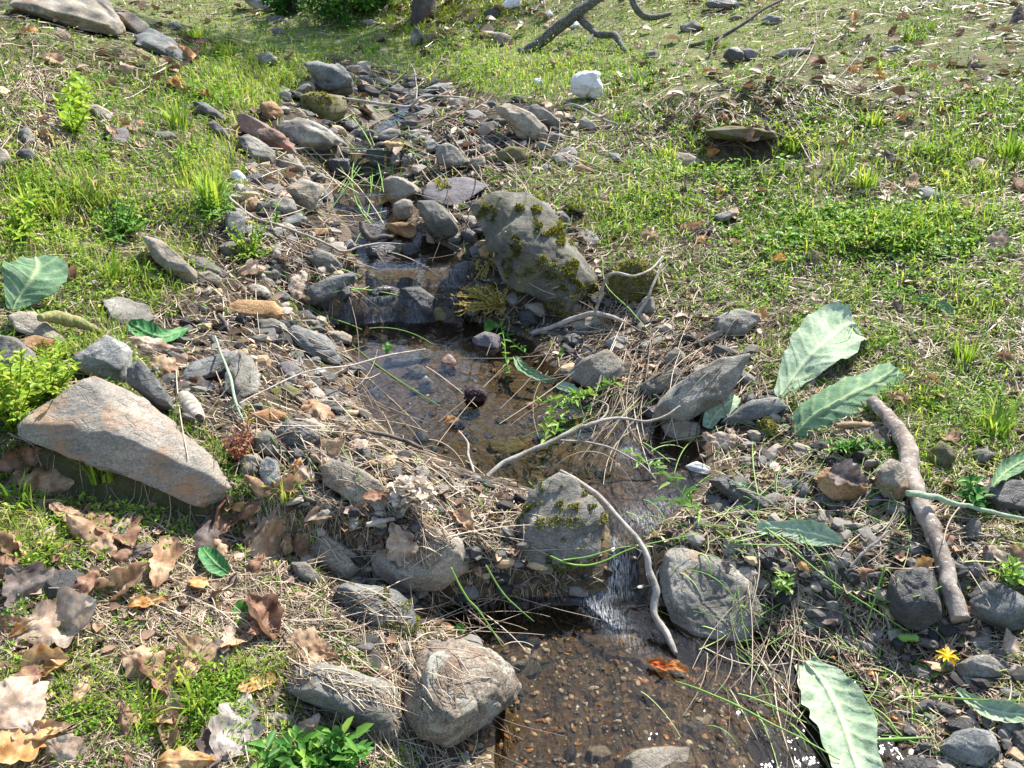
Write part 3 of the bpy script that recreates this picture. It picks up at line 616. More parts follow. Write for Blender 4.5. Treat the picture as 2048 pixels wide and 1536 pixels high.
I|boulder|streaked grey boulder right of the peeling stick's end|b|1705 490 1800 408 1930 408 2060 490 2120 600 2060 680 1950 695 1840 675 1700 590|k=.4 e=.3
I|rock|round grey rock behind the yellow flower|g|1648 892 1740 838 1860 838 1922 900 1935 960 1800 995 1680 975|k=.35
I|boulder|blue grey boulder near the bottom right corner|b|1535 1385 1640 1288 1760 1266 1865 1288 1905 1400 1800 1485 1600 1455|k=.4
I|rock|dark rock at the bottom edge right of the felted leaf|k|1285 1460 1400 1428 1540 1448 1575 1500 1500 1560 1290 1560|k=.4
I|rock|brown wet rock left of the bottom felted leaf|d|448 1242 560 1248 700 1420 725 1450 640 1500 500 1445|k=.4
I|rock|grey stone under the torn felted leaf|g|888 262 950 218 1033 228 1065 300 1000 344 908 324|k=.4
I|rock|wet black stone right of the lower fall|d|468 272 560 218 603 270 560 344 478 304|
I|rock|black rock in the bottom right corner|k|1985 1285 2060 1265 2130 1300 2110 1450 1990 1410|
I|stone_slab|purple grey slab right of the peeling stick|p|1628 282 1760 288 1855 340 1820 395 1700 375|k=.5
I|rock|shining wet stone right of the bottom felted leaf|d|1140 1290 1220 1226 1295 1300 1200 1345|
I|rock|rounded grey rock at the right edge below the slab|b|1948 352 2050 308 2130 360 2080 435 1980 405|
I|rock|grey stone touching the peeling stick's left side|b|1308 212 1400 178 1473 200 1452 244 1340 254|
I|rock|upright grey stone right of the peeling stick|g|1688 102 1760 28 1803 60 1792 152 1700 165|
I|rock|brown submerged stone above the squarish boulder|m|198 82 270 67 355 110 332 154 240 154|k=.6
'''
MOSSJOBS = []; ROCKPX = []; ROCKLAB = []
COLW = {'g': 'grey', 'k': 'dark grey', 't': 'tan', 'p': 'purplish grey', 'b': 'blue grey', 'o': 'orange brown', 'd': 'wet dark', 'w': 'white'}
USEDL = set()
def near_label(thing_, px, py, generic, maxd=230):
    best = sorted((math.hypot(c[0]-px, (c[1]-py)*1.6), l, c[0]-px, c[1]-py) for c, l in ROCKLAB)
    for d, lab, ox, oy in best[:4]:
        rel = ('right of' if ox < 0 else 'left of') if abs(ox) > abs(oy)*1.3 else ('below' if oy < 0 else 'above')
        s = thing_+' just '+rel+' the '+lab.lower()
        if d < maxd and len(s.split()) <= 16 and s not in USEDL: USEDL.add(s); return s
    return generic
for num, line in enumerate(ROCKS.strip().splitlines()):
    reg, nm, lab, mt, co, op = line.split('|')
    opt = dict(s.split('=') for s in op.split()); pts = topx(reg, co.split())
    Vr, F, G, S = build_rock(pts, opt, num+1, reg)
    mm = RM[mt]
    o = mesh(nm, Vr, F, mm, loc=G)
    tag(o, lab, {'rock': 'rock', 'boulder': 'boulder', 'stone_slab': 'stone slab'}.get(nm, 'bank'))
    if nm == 'earth_bank': o['kind'] = 'structure'; del o['category']
    if 'moss' in opt: MOSSJOBS.append((o, Vr, F, [tuple(map(float, s.split(','))) for s in opt['moss'].split(';')], mt))
    ROCKPX.append(pts); ROCKLAB.append((pts.mean(0), lab))
# small loose stones: the larger ones are things, the fine gravel is stuff
def stone_mesh(rs, size, flat, lv):
    u, f = ICO[lv]; N = rs.normal(size=(9, 3)); N /= np.linalg.norm(N, axis=1, keepdims=True); D = rs.uniform(.75, 1.05, 9)
    N = np.vstack([N, np.eye(3), -np.eye(3)]); D = np.append(D, np.ones(6)); p = u*shape(u, N, D, 26)[:, None]
    p = p*(1+.06*fbm(p[:, 0]*2, p[:, 1]*2, p[:, 2]*2, int(rs.integers(999)), 3))[:, None]
    return p*np.array([1, rs.uniform(.55, .85), flat])*size, f
def rotz(p, a):
    c, s = math.cos(a), math.sin(a); return np.stack([p[:, 0]*c-p[:, 1]*s, p[:, 0]*s+p[:, 1]*c, p[:, 2]], 1)
def orient(p, n):
    q = Vector((0, 0, 1)).rotation_difference(Vector(n)); m = np.array(q.to_matrix()); return p@m.T
def bvh(): return BVHTree.FromPolygons([tuple(v) for v in np.concatenate(BV).tolist()], np.concatenate(BF).tolist())
TREE = bvh()
ZONES = [((560, 900, 180, 345), 48, 'ggktpg', 'small grey brown stone in the pile above the upper fall', 'small stones of the pile above the upper fall', (10, 26)),
 ((900, 1150, 240, 350), 22, 'gtgkt', 'small stone among dry stems right of the stone pile', 'small stones among dry stems right of the pile', (9, 20)),
 ((470, 640, 350, 560), 32, 'gkbtop', 'small stone among the rocks on the left side of the rapids', 'small stones left of the rapids', (9, 24)),
 ((500, 720, 640, 930), 34, 'gkbtpd', 'small stone on the gravelly left shore between the pools', 'small stones on the left shore between the pools', (11, 27)),
 ((690, 960, 860, 1010), 8, 'gdkb', 'small wet stone on the left rim of the lower pool', 'small wet stones on the rim of the lower pool', (9, 17)),
 ((740, 1400, 760, 1000), 16, 'dkdk', 'small dark wet stone breaking the surface of the lower pool', 'small dark stones in the lower pool', (9, 24)),
 ((690, 920, 420, 620), 12, 'dkd', 'small glossy dark stone in the rapids', 'small glossy stones in the rapids', (9, 22)),
 ((1100, 1560, 640, 800), 14, 'gktb', 'small stone under dry stems near the sunlit block', 'small stones under dry stems by the sunlit block', (10, 26)),
 ((1300, 1800, 900, 1120), 20, 'gkbtd', 'small stone among stems on the right shore above the squarish boulder', 'small stones on the right shore', (10, 22)),
 ((1560, 2040, 1260, 1530), 12, 'gkdb', 'small wet stone in the lower right corner among cut stems', 'small wet stones in the lower right corner', (12, 26))]
for (x0, x1, y0, y1), cnt, kinds, lab, grp, (s0, s1) in ZONES:
    for c_ in range(cnt):
        px, py = RNG.uniform(x0, x1), RNG.uniform(y0, y1); x, y = map(float, ground(px, py)); z = float(Hs(x, y))
        if TREE.ray_cast(Vector((x, y, z+1)), Vector((0, 0, -1)), 1.01)[0] is not None: continue
        dist = math.sqrt(x*x+y*y+(z-CAMZ)**2); s = (s0+(s1-s0)*RNG.uniform()**1.8)*dist/FPX
        p, f = stone_mesh(RNG, s, RNG.uniform(.28, .6), 4); p = orient(rotz(p, RNG.uniform(0, 6)), (np.array(tnorm(x, y)[:])+RNG.normal(size=3)*.25)) + np.array([x, y, z+.15*s])
        o = mesh('rock', p, f, RM[kinds[c_ % len(kinds)]], loc=(x, y, z)); kd = kinds[c_ % len(kinds)]; tag(o, near_label('%s stone' % COLW[kd], px, py, lab.replace('small', 'small '+COLW[kd] if 'grey brown' not in lab else 'small', 1)), 'rock', grp)
        BV.append(p); BF.append(f+BN); BN += len(p)
TREE = bvh()
def onrock(x, y, z):
    h = TREE.ray_cast(Vector((x, y, z+1.2)), Vector((0, 0, -1)), 1.2); return h[0]
def clear(x, y, z, m=.006):
    k = np.ones(len(x), bool)
    for i in range(len(x)):
        h = TREE.ray_cast(Vector((x[i], y[i], z[i]+.8)), Vector((0, 0, -1)), .8)
        if h[0] is not None and h[0].z > z[i]+m: k[i] = False
    return k
def hit(px, py):
    """nearest of rocks and ground seen along the ray, with the surface normal"""
    a, b, c = ray(px, py); t = float(tcast(px, py)); d = Vector((float(a), float(b), float(c))); L = d.length
    h = TREE.ray_cast(CAMV, d/L, t*L)
    if h[0] is not None: return h[0], (h[1] if h[1].dot(d) < 0 else -h[1])
    x, y = t*float(a), t*float(b)
    if XL(y) < x < XR(y) and y < YEND:
        t0, t1 = t*.85, t; fw = lambda s_: CAMZ+s_*float(c)-float(WL(s_*float(b)))
        if fw(t0) > 0 > fw(t1):
            for _ in range(18):
                tm = (t0+t1)/2
                if fw(tm) > 0: t0 = tm
                else: t1 = tm
            t = t1
        x, y = t*float(a), t*float(b); return Vector((x, y, float(WL(y)))), Vector((0, 0, 1))
    return Vector((x, y, float(Hs(x, y)))), tnorm(x, y, .05)
def above(px, py, h):
    p, n = hit(px, py); d = (CAMV-p).normalized(); return p + d*(h/max(.35, d.dot(tnorm(p.x, p.y, .2))))
def pix_sample(n, dens, x0=-380, x1=2440, y0=-100, y1=1800):
    px, py = RNG.uniform(x0, x1, n), RNG.uniform(y0, y1, n)
    k = RNG.uniform(size=n) < dens(px, py); px, py = px[k], py[k]
    x, y = ground(px, py); return px, py, x, y, Hs(x, y)
# ------------------------------------------------------------------ gravel (uncountable) on the bed and shores
def pebbles(name, lab, n, dens, smin, smax, mat, **kw):
    px, py, x, y, z = pix_sample(n, dens, **kw)
    proto = [stone_mesh(RNG, 1, RNG.uniform(.25, .6), 2) for _ in range(14)]
    dist = np.sqrt(x*x+y*y+(z-CAMZ)**2); Vs, Fs, cs, b = [], [], [], 0
    for i in range(len(x)):
        p, f = proto[i % 14]; s = (smin+(smax-smin)*RNG.uniform()**2.5)*dist[i]/FPX
        q = orient(rotz(p*s, RNG.uniform(0, 6.28)), np.array([RNG.normal()*.35, RNG.normal()*.35, 1])) + np.array([x[i], y[i], z[i]+.05*s]); Vs.append(q); Fs.append(f+b); b += len(p); cs.append(np.full(len(p), RNG.uniform()))
    o = mesh(name, np.concatenate(Vs), np.concatenate(Fs), mat, att={'v': np.concatenate(cs)}, smooth=False); return tag(o, lab, 'gravel', kind='stuff')
qm = NT('mixed_gravel')
qc = qm.ramp(qm.attr('v'), [(0, (.02, .018, .015)), (.15, (.12, .085, .05)), (.3, (.36, .15, .04)), (.42, (.07, .065, .06)), (.55, (.45, .30, .15)), (.65, (.22, .12, .05)), (.8, (.26, .25, .22)), (.93, (.55, .50, .42))], 'CONSTANT')
qc = qm.mix(.5, qc, qm.ramp(qm.noise(200, 4, .7), [(.3, .2), (.7, .85)]), 'OVERLAY'); qm.L(qc, qm.p.inputs['Base Color']); qm.p.inputs['Roughness'].default_value = .45
M_GRAVEL = qm.m
qm = NT('grey_gravel')
qc = qm.ramp(qm.attr('v'), [(0, (.025, .023, .02)), (.3, (.08, .075, .065)), (.55, (.17, .155, .13)), (.78, (.28, .24, .19)), (.93, (.42, .30, .17))], 'CONSTANT')
qc = qm.mix(.5, qc, qm.ramp(qm.noise(150, 4, .7), [(.3, .2), (.7, .85)]), 'OVERLAY'); qm.L(qc, qm.p.inputs['Base Color']); qm.p.inputs['Roughness'].default_value = .8
M_GREYGR = qm.m
def instream(px, py):
    x, y = ground(px, py); return ((x > XL(y)-.02) & (x < XR(y)+.02) & (y < YEND)).astype(float)
pebbles('stream_gravel', 'orange, brown and grey gravel on the stream bed under the water', 16000, lambda a, b: instream(a, b)*(.22+.78*sstep(1150, 1200, b)), 1.2, 9, M_GRAVEL, x0=620, x1=2000, y0=170, y1=1750)
pebbles('shore_gravel', 'loose grey and brown gravel between the rocks along the stream', 14000, lambda a, b: rocky(a, b)*(1-instream(a, b)*.9)*.6, 2.5, 25, M_GREYGR, x0=200, x1=2200, y0=140, y1=1600)
# ------------------------------------------------------------------ water
def water_mat():
    q = NT('stream_water'); q.n.remove(q.p)
    gl = q.n.new('ShaderNodeBsdfGlossy'); gl.inputs['Roughness'].default_value = .04
    tr = q.n.new('ShaderNodeBsdfTransparent'); tr.inputs[0].default_value = (.70, .66, .56, 1)
    fr = q.n.new('ShaderNodeFresnel'); fr.inputs[0].default_value = 1.4
    mx = q.n.new('ShaderNodeMixShader'); di = q.n.new('ShaderNodeBsdfDiffuse'); di.inputs[0].default_value = (.75, .8, .85, 1)
    b = q.bump(q.noise(26, 3, .5, q.map((1, .45, 1)), 1.2), .2, .02); b2 = q.bump(q.noise(150, 3, .6, q.map((1, .4, 1)), .5), .06, .002, b)
    st = q.attr('steep'); fo = q.attr('foam')
    q.L(b2, gl.inputs['Normal']); q.L(b2, fr.inputs['Normal'])
    q.L(q.math('MULTIPLY', fr.outputs[0], 1.0, True), mx.inputs[0]); q.L(tr.outputs[0], mx.inputs[1]); q.L(gl.outputs[0], mx.inputs[2])
    m2 = q.n.new('ShaderNodeMixShader'); nn = q.noise(1, 5, .6, q.map((420, 60, 40)), .8)
    q.L(q.math('MULTIPLY', fo, q.ramp(nn, [(.44, 0.0), (.72, .8)]), True), m2.inputs[0]); q.L(mx.outputs[0], m2.inputs[1]); q.L(di.outputs[0], m2.inputs[2])
    q.L(m2.outputs[0], q.out.inputs[0]); return q.m
ny, nx = 900, 150
ys = np.concatenate([np.linspace(.36, 2.5, 560), np.linspace(2.504, YEND+.3, 340)]); uu = np.linspace(0, 1, nx)
l, r = XL(ys)-.10, XR(ys)+.10
Xw = l[:, None]+(r-l)[:, None]*uu; Yw = np.repeat(ys[:, None], nx, 1)
Zw = WJ(Xw, Yw)
stp = (WJ(Xw, Yw+.02)-WJ(Xw, Yw-.02))/.04
rip = fbm(Xw*16, Yw*8, 0*Xw, 33, 3)*.0009 + fbm(Xw*45, Yw*20, 0*Xw, 35, 2)*.0003
Zw = Zw + rip*(1+2.2*sstep(.1, .8, stp)) + .006*fbm(Xw*50, Yw*8, 0*Xw, 37, 2)*sstep(.4, 1, stp)
foam = sstep(.35, 1.0, stp)*sstep(-.1, .35, fbm(Xw*14, Yw*4, 0*Xw, 39, 3))*(.75-.4*sstep(2.3, 2.6, Yw))
# churned water running on from the foot of the lower fall
FX, FY = stream_hit(1205, 1225); foam = np.maximum(foam, .9*np.exp(-((Xw-FX-.5*(FY-Yw))/.028)**2-((Yw-FY)/.085)**2))
for (a_, b_, r_) in [(1290, 1040, .05), (1230, 1130, .04), (1215, 1085, .03), (1260, 905, .03), (1330, 1010, .04), (900, 555, .06), (745, 460, .06)]:
    FX, FY = stream_hit(a_, b_); foam = np.maximum(foam, (.45 if a_ not in (1290, 1230, 1215) else .6)*np.exp(-((Xw-FX)/r_)**2-((Yw-FY)/r_)**2))
wt = mesh('stream_water', np.stack([Xw, Yw, Zw], -1).reshape(-1, 3), quads(ny, nx), water_mat(), att={'steep': stp.ravel(), 'foam': foam.ravel()}); tag(wt, kind='structure')
# ------------------------------------------------------------------ blades and small leaves as bulk meshes
def blades(P, h, wd, az, lean, v, seg=3, N=None):
    """P (n,3) roots, bent strips; returns verts, quads, attribute"""
    n = len(P); t = np.linspace(0, 1, seg+1)
    dirx, diry = np.cos(az), np.sin(az)
    up = np.array([[0, 0, 1.0]])*np.ones((n, 1)) if N is None else N
    out = np.zeros((n, seg+1, 2, 3)); wob = RNG.normal(size=(n, 1))*.15
    for i, s in enumerate(t):
        a = lean*(s**1.4); c = np.stack([dirx*np.sin(a)*h*s, diry*np.sin(a)*h*s, np.cos(a)*h*s], 1) if N is None else up*(np.cos(a)*h*s)[:, None]+np.stack([dirx, diry, 0*dirx], 1)*(np.sin(a)*h*s)[:, None]
        wv = (wd*(1-s**1.6)*.5+wd*.04); sd_ = np.stack([-diry+wob[:, 0], dirx, 0*dirx], 1)*wv[:, None]
        out[:, i, 0] = P+c-sd_; out[:, i, 1] = P+c+sd_
    V = out.reshape(-1, 3); b = (np.arange(n)*(seg+1)*2)[:, None]
    F = np.concatenate([b+np.array([[2*i, 2*i+1, 2*i+3, 2*i+2]]) for i in range(seg)])
    return V, F, np.repeat(v, (seg+1)*2)
def leaflets(P, size, az, tilt, v, asp=.45):
    n = len(P); tt = [(0, 0, 0), (.35, 1, .12), (.35, -1, .12), (.75, .75, .05), (.75, -.75, .05), (1, 0, -.12)]
    d = np.stack([np.cos(az)*np.cos(tilt), np.sin(az)*np.cos(tilt), np.sin(tilt)], 1); s = np.stack([-np.sin(az), np.cos(az), 0*az], 1)
    roll = RNG.normal(size=n)*.35; u = np.cross(d, s); u = u*np.sign(u[:, 2:3]+1e-9); s = s*np.cos(roll)[:, None]+u*np.sin(roll)[:, None]
    V = np.stack([P+d*(a*size)[:, None]+s*(b*asp*.5*size)[:, None]+u*(c*size)[:, None] for a, b, c in tt], 1).reshape(-1, 3)
    b = (np.arange(n)*6)[:, None]; F = np.concatenate([b+np.array([[0, 2, 4, 5]]), b+np.array([[0, 5, 3, 1]])])
    return V, F, np.repeat(v, 6)
def bulk(name, lab, cat, parts, mat):
    V, F, A, b = [], [], [], 0
    for v, f, a in parts: V.append(v); F.append(f+b); A.append(a); b += len(v)
    return tag(mesh(name, np.concatenate(V), np.concatenate(F), mat, att={'v': np.concatenate(A)}), lab, cat, kind='stuff')
def dist_(x, y, z): return np.sqrt(x*x+y*y+(z-CAMZ)**2)
def PXW(x, y, z): return dist_(x, y, z)/FPX                              # world size of one photograph pixel there
BRIGHT = [(150, 760, 160, 130, 1), (420, 370, 90, 90, .9), (120, 430, 170, 120, .9), (330, 560, 150, 60, .6), (300, 960, 260, 90, .8), (60, 1100, 130, 110, 1), (330, 1380, 330, 110, 1), (500, 160, 130, 90, 1),
  (1000, 130, 330, 60, .9), (1560, 340, 240, 70, .8), (1780, 470, 260, 70, 1), (1900, 330, 200, 90, .6), (820, 90, 300, 30, .7), (1750, 600, 300, 120, .6), (600, 120, 80, 40, .9), (1900, 880, 150, 150, .6), (1300, 430, 150, 50, .5)]
STRAWZ = [(60, 240, 110, 110, 1), (520, 1220, 330, 130, 1), (650, 1400, 160, 130, .9), (1300, 690, 200, 130, .9), (1450, 610, 160, 70, .8), (1250, 270, 150, 60, .8), (1500, 200, 200, 60, .9), (850, 1050, 150, 60, .6), (1780, 1100, 230, 90, .7), (1550, 1230, 120, 120, .5)]
LITZ = [(150, 1250, 300, 250, 1), (480, 1080, 250, 120, 1), (100, 1450, 300, 120, .9), (600, 960, 130, 70, .7), (400, 740, 120, 60, .8), (1400, 170, 250, 60, .5), (250, 90, 180, 60, .5), (1750, 1000, 250, 90, .35), (1700, 240, 350, 80, .4), (900, 70, 150, 60, .5)]
def patch(px, py, s=130., o=0): return fbm(px/s, py/(s*.6), 0*px, 40+o, 3)
def dgrass(px, py):
    d = (1-.86*rocky(px, py))*np.clip(.55+.9*patch(px, py), .08, 1)*(.75+.6*blob(px, py, BRIGHT))
    return np.clip(d*(1-.75*blob(px, py, LITZ))*(1-.5*blob(px, py, STRAWZ)), 0, 1)
def dleafy(px, py):
    d = (1-.91*rocky(px, py))*np.clip(.35+1.4*patch(px, py, 90, 3), .02, 1)*(.35+.95*blob(px, py, BRIGHT)); return np.clip(d*(1-.15*blob(px, py, LITZ)), 0, 1)
def field(n, dens, **kw):
    px, py, x, y, z = pix_sample(n, dens, **kw); k = clear(x, y, z); k &= blob(px, py, [(1485, 292, 75, 24, 1)]) < .35; k &= ~((x > XL(y)) & (x < XR(y)) & (y < YEND))
    return px[k], py[k], x[k], y[k], z[k]-.002
# fine grass
px, py, x, y, z = field(430000, lambda a, b: np.clip(dgrass(a, b)*(1+1.2*(1-sstep(120, 330, b))), 0, 1)); pw = PXW(x, y, z); n = len(x)
hh = np.clip(RNG.gamma(4, 6, n), 8, 65)*pw*(.6+.5*blob(px, py, BRIGHT)); far_ = .35+.65*sstep(70, 260, py); hh = np.clip(hh*far_, .006, .11)
vv = np.clip(.42+.25*patch(px, py, 160, 7)+.20*RNG.normal(size=n)+.2*blob(px, py, BRIGHT), 0, .86); vv = np.where(RNG.uniform(size=n) < .13, RNG.uniform(.88, 1, n), vv)
gv = blades(np.stack([x, y, z], 1), hh, RNG.uniform(1.5, 3.3, n)*pw*(.6+.4*far_), RNG.uniform(0, 6.28, n), RNG.uniform(.2, 1.45, n), vv, 2)
bulk('grass', 'fine green grass covering both banks of the stream', 'grass', [gv], M_GRASS)
# leafy ground weeds: several leaflets round each point
px, py, x, y, z = field(62000, dleafy); pw = PXW(x, y, z); parts = []
for q in range(5):
    n = len(x); s = np.clip(RNG.uniform(6, 12, n)*pw*(.55+.45*sstep(60, 240, py)), .003, .05); a = RNG.uniform(0, 6.28, n); hgt = RNG.uniform(0, 26, n)*pw*(.4+.6*blob(px, py, BRIGHT))
    P = np.stack([x+RNG.normal(size=n)*6*pw, y+RNG.normal(size=n)*6*pw, z+hgt+.003], 1)
    vv = np.clip(.45+.35*patch(px, py, 120, 9)+.2*RNG.normal(size=n)+.18*blob(px, py, BRIGHT), 0, 1)
    parts.append(leaflets(P, s, a, RNG.uniform(-.2, .9, n), vv))
bulk('weeds', 'low bright green leafy weeds growing through the grass and litter', 'weeds', parts, M_LEAFY)
CLZ = [(1720, 470, 170, 45, 1), (1620, 480, 100, 30, .8), (640, 640, 10, 10, 0), (1850, 490, 120, 30, .7), (1480, 335, 120, 22, .35), (120, 300, 50, 40, .4), (1330, 345, 60, 15, .3)]
px, py, x, y, z = field(7000, lambda a, b: blob(a, b, CLZ), x0=1200, x1=2200, y0=280, y1=600); pw = PXW(x, y, z); parts = []
for q in range(3):
    n = len(x); a = RNG.uniform(0, 6.28, n)
    parts.append(leaflets(np.stack([x, y, z+RNG.uniform(4, 16, n)*pw], 1), RNG.uniform(7, 13, n)*pw, a, RNG.uniform(-.1, .6, n), np.clip(RNG.normal(size=n)*.25+.6, 0, 1), .9))
bulk('clover', 'dark green round leaved clover patch on the right bank', 'clover', parts, M_CLOVER)
# thatch: short dry stems lying everywhere among the grass
def strands(x, y, az, L, lift, wd, v, bend, seg=5, arch=.0):
    n = len(x); V = np.zeros((n, seg+1, 2, 3)); cx, cy = x.copy(), y.copy(); a = az.copy()
    cz = []
    for i in range(seg+1):
        s = i/seg; g_ = Hs(cx, cy); zz = g_ + lift + arch*np.sin(math.pi*s)
        V[:, i, 0] = np.stack([cx, cy, zz], 1); st = L/seg; cx = cx+np.cos(a)*st; cy = cy+np.sin(a)*st; a = a+bend
    c = V[:, :, 0].copy(); t = np.gradient(c, axis=1); t /= np.linalg.norm(t, axis=2, keepdims=True)+1e-9
    view = np.array([0, 0, CAMZ])-c; view = view/np.linalg.norm(view, axis=2, keepdims=True)
    r0 = RNG.normal(size=(n, 1, 3))*.6+np.array([0, 0, 1.0]); s_ = np.cross(t, r0); s_ /= np.linalg.norm(s_, axis=2, keepdims=True)+1e-9
    tp = np.linspace(1, .45, seg+1)[None, :, None]*wd[:, None, None]*.5
    V[:, :, 0] = c-s_*tp; V[:, :, 1] = c+s_*tp
    b = (np.arange(n)*(seg+1)*2)[:, None]; F = np.concatenate([b+np.array([[2*i, 2*i+1, 2*i+3, 2*i+2]]) for i in range(seg)])
    return V.reshape(-1, 3), F, np.repeat(v, (seg+1)*2)
def dthatch(px, py): return np.clip((1-.45*rocky(px, py))*(.8-.35*(1-sstep(150, 330, py))-.4*blob(px, py, BRIGHT)+.5*blob(px, py, STRAWZ)+.4*patch(px, py, 110, 5)), .03, 1)
px, py, x, y, z = field(150000, dthatch); pw = PXW(x, y, z); n = len(x)
vv = np.clip(RNG.beta(2, 2, n)*.9+.1*patch(px, py, 140, 8), 0, 1)
bulk('thatch', 'short dry dead grass stems lying flat among the green', 'dead grass', [strands(x, y, RNG.uniform(0, 6.28, n), RNG.uniform(15, 70, n)*pw*np.clip(py/500., .55, 1), RNG.uniform(.002, 10, n)*pw, RNG.uniform(1.4, 2.8, n)*pw, vv, RNG.normal(size=n)*.18, 4, 0)], M_STRAW)
# leaf litter crumbs
px, py, x, y, z = field(42000, lambda a, b: np.clip(.16+.8*blob(a, b, LITZ)+.25*blob(a, b, STRAWZ)+.25*rocky(a, b), 0, 1)*np.clip(.5+patch(a, b, 60, 6), 0, 1)); pw = PXW(x, y, z); n = len(x)
bulk('leaf_litter', 'crumbled brown dead leaf fragments strewn over the ground', 'leaf litter', [leaflets(np.stack([x, y, z+RNG.uniform(1, 8, n)*pw], 1), RNG.uniform(9, 30, n)*pw, RNG.uniform(0, 6.28, n), RNG.uniform(-.4, .5, n), RNG.uniform(0, 1, n), .7)], M_LITTER)
# long dry straw draped along the surface the photograph shows, over rocks too
def draped(name, lab, n, zones, ang, spread, Lr, wr, mat, lift=(.001, .011), bend=.06, vlo=0, vhi=1, seg=7):
    C, W, A = [], [], []; tries = 0
    while len(C) < n and tries < n*4:
        tries += 1; z_ = zones[RNG.choice(len(zones), p=np.array([q[4] for q in zones])/sum(q[4] for q in zones))]
        px = z_[0]+RNG.normal()*z_[2]*.6; py = z_[1]+RNG.normal()*z_[3]*.6; a = (z_[5] if len(z_) > 5 else ang)+RNG.normal()*spread; L = RNG.uniform(*Lr); b = RNG.normal()*bend; pts = []; lf = RNG.uniform(*lift)
        for i in range(seg+1):
            p, nn = hit(px, py); pts.append(p+Vector((0, 0, lf*(.4+math.sin(math.pi*i/seg))))); px += math.cos(a)*L/seg; py += math.sin(a)*L/seg; a += b
        d = [(pts[i+1]-pts[i]).length for i in range(seg)]
        if max(d) > 4.5*(sum(d)/seg*.5+1e-6) or max(d) > .25*pts[0].length: continue
        for _ in range(2): pts = [pts[0]]+[(pts[i-1]+pts[i]*2+pts[i+1])/4+Vector((0, 0, .0015)) for i in range(1, seg)]+[pts[-1]]
        C.append([p[:] for p in pts]); W.append(RNG.uniform(*wr)*(pts[0]-CAMV).length/FPX); A.append(RNG.uniform(vlo, vhi))
    c = np.array(C); t = np.gradient(c, axis=1); t /= np.linalg.norm(t, axis=2, keepdims=True)+1e-9; n = len(c)
    # three sided stalks
    r0 = np.array([.3, .1, 1.0]); s1 = np.cross(t, r0); s1 /= np.linalg.norm(s1, axis=2, keepdims=True); s2 = np.cross(t, s1)
    tp = np.linspace(1, .5, seg+1)[None, :, None]*np.array(W)[:, None, None]*.5; V = np.zeros((n, seg+1, 3, 3))
    for k_ in range(3):
        an = k_*2.094; V[:, :, k_] = c+(s1*math.cos(an)+s2*math.sin(an))*tp
    b = (np.arange(n)*(seg+1)*3)[:, None]; F = np.concatenate([b+np.array([[3*i+k_, 3*i+(k_+1) % 3, 3*i+3+(k_+1) % 3, 3*i+3+k_]]) for i in range(seg) for k_ in range(3)])
    return bulk(name, lab, 'straw', [(V.reshape(-1, 3), F, np.repeat(np.array(A), (seg+1)*3))], mat)
draped('straw', 'long pale dry straw stalks draped over rocks and banks', 2100,
 [(560, 1200, 330, 80, 1.2, .30), (760, 1330, 130, 150, .9, .95), (620, 1290, 220, 90, 1, .55), (50, 190, 70, 80, .8, 1.15), (110, 270, 60, 70, .6, 1.0), (1330, 700, 160, 120, .9, 2.5), (1420, 640, 160, 60, .6, 2.7), (1700, 1080, 260, 70, .5, .1), (850, 1060, 130, 50, .5, .9),
  (520, 760, 160, 130, .45, .8), (1560, 1230, 110, 130, .5, 1.1), (1250, 270, 130, 45, .4, .2), (1500, 190, 160, 40, .4, .1), (720, 930, 200, 60, .3, .3), (880, 230, 130, 60, .3, .1), (560, 420, 120, 120, .5, .5), (900, 300, 200, 60, .5, .2), (620, 840, 140, 110, .5, .7), (1750, 760, 250, 90, .3, 2.6), (300, 1400, 200, 90, .3, 2.4)],
 0, .55, (40, 230), (1.2, 3.2), M_STRAW, vlo=0, bend=.12)
draped('cut_grass', 'long cut green grass stalks scattered over stream and banks', 330,
 [(1600, 1150, 250, 150, 1, .4), (1800, 950, 160, 130, .8, 2.5), (1650, 860, 160, 60, .5, 2.4), (700, 240, 150, 60, .6, .4), (760, 320, 90, 40, .5, 1.9), (1450, 1000, 180, 90, .5, .2), (1650, 1400, 250, 100, .8, .5), (560, 880, 150, 120, .3, .8), (1900, 620, 150, 120, .4, 2.6), (620, 600, 120, 50, .25, .2), (1200, 800, 120, 50, .3, 2.7)],
 0, .5, (40, 170), (1.8, 3.8), M_REED, bend=.1)
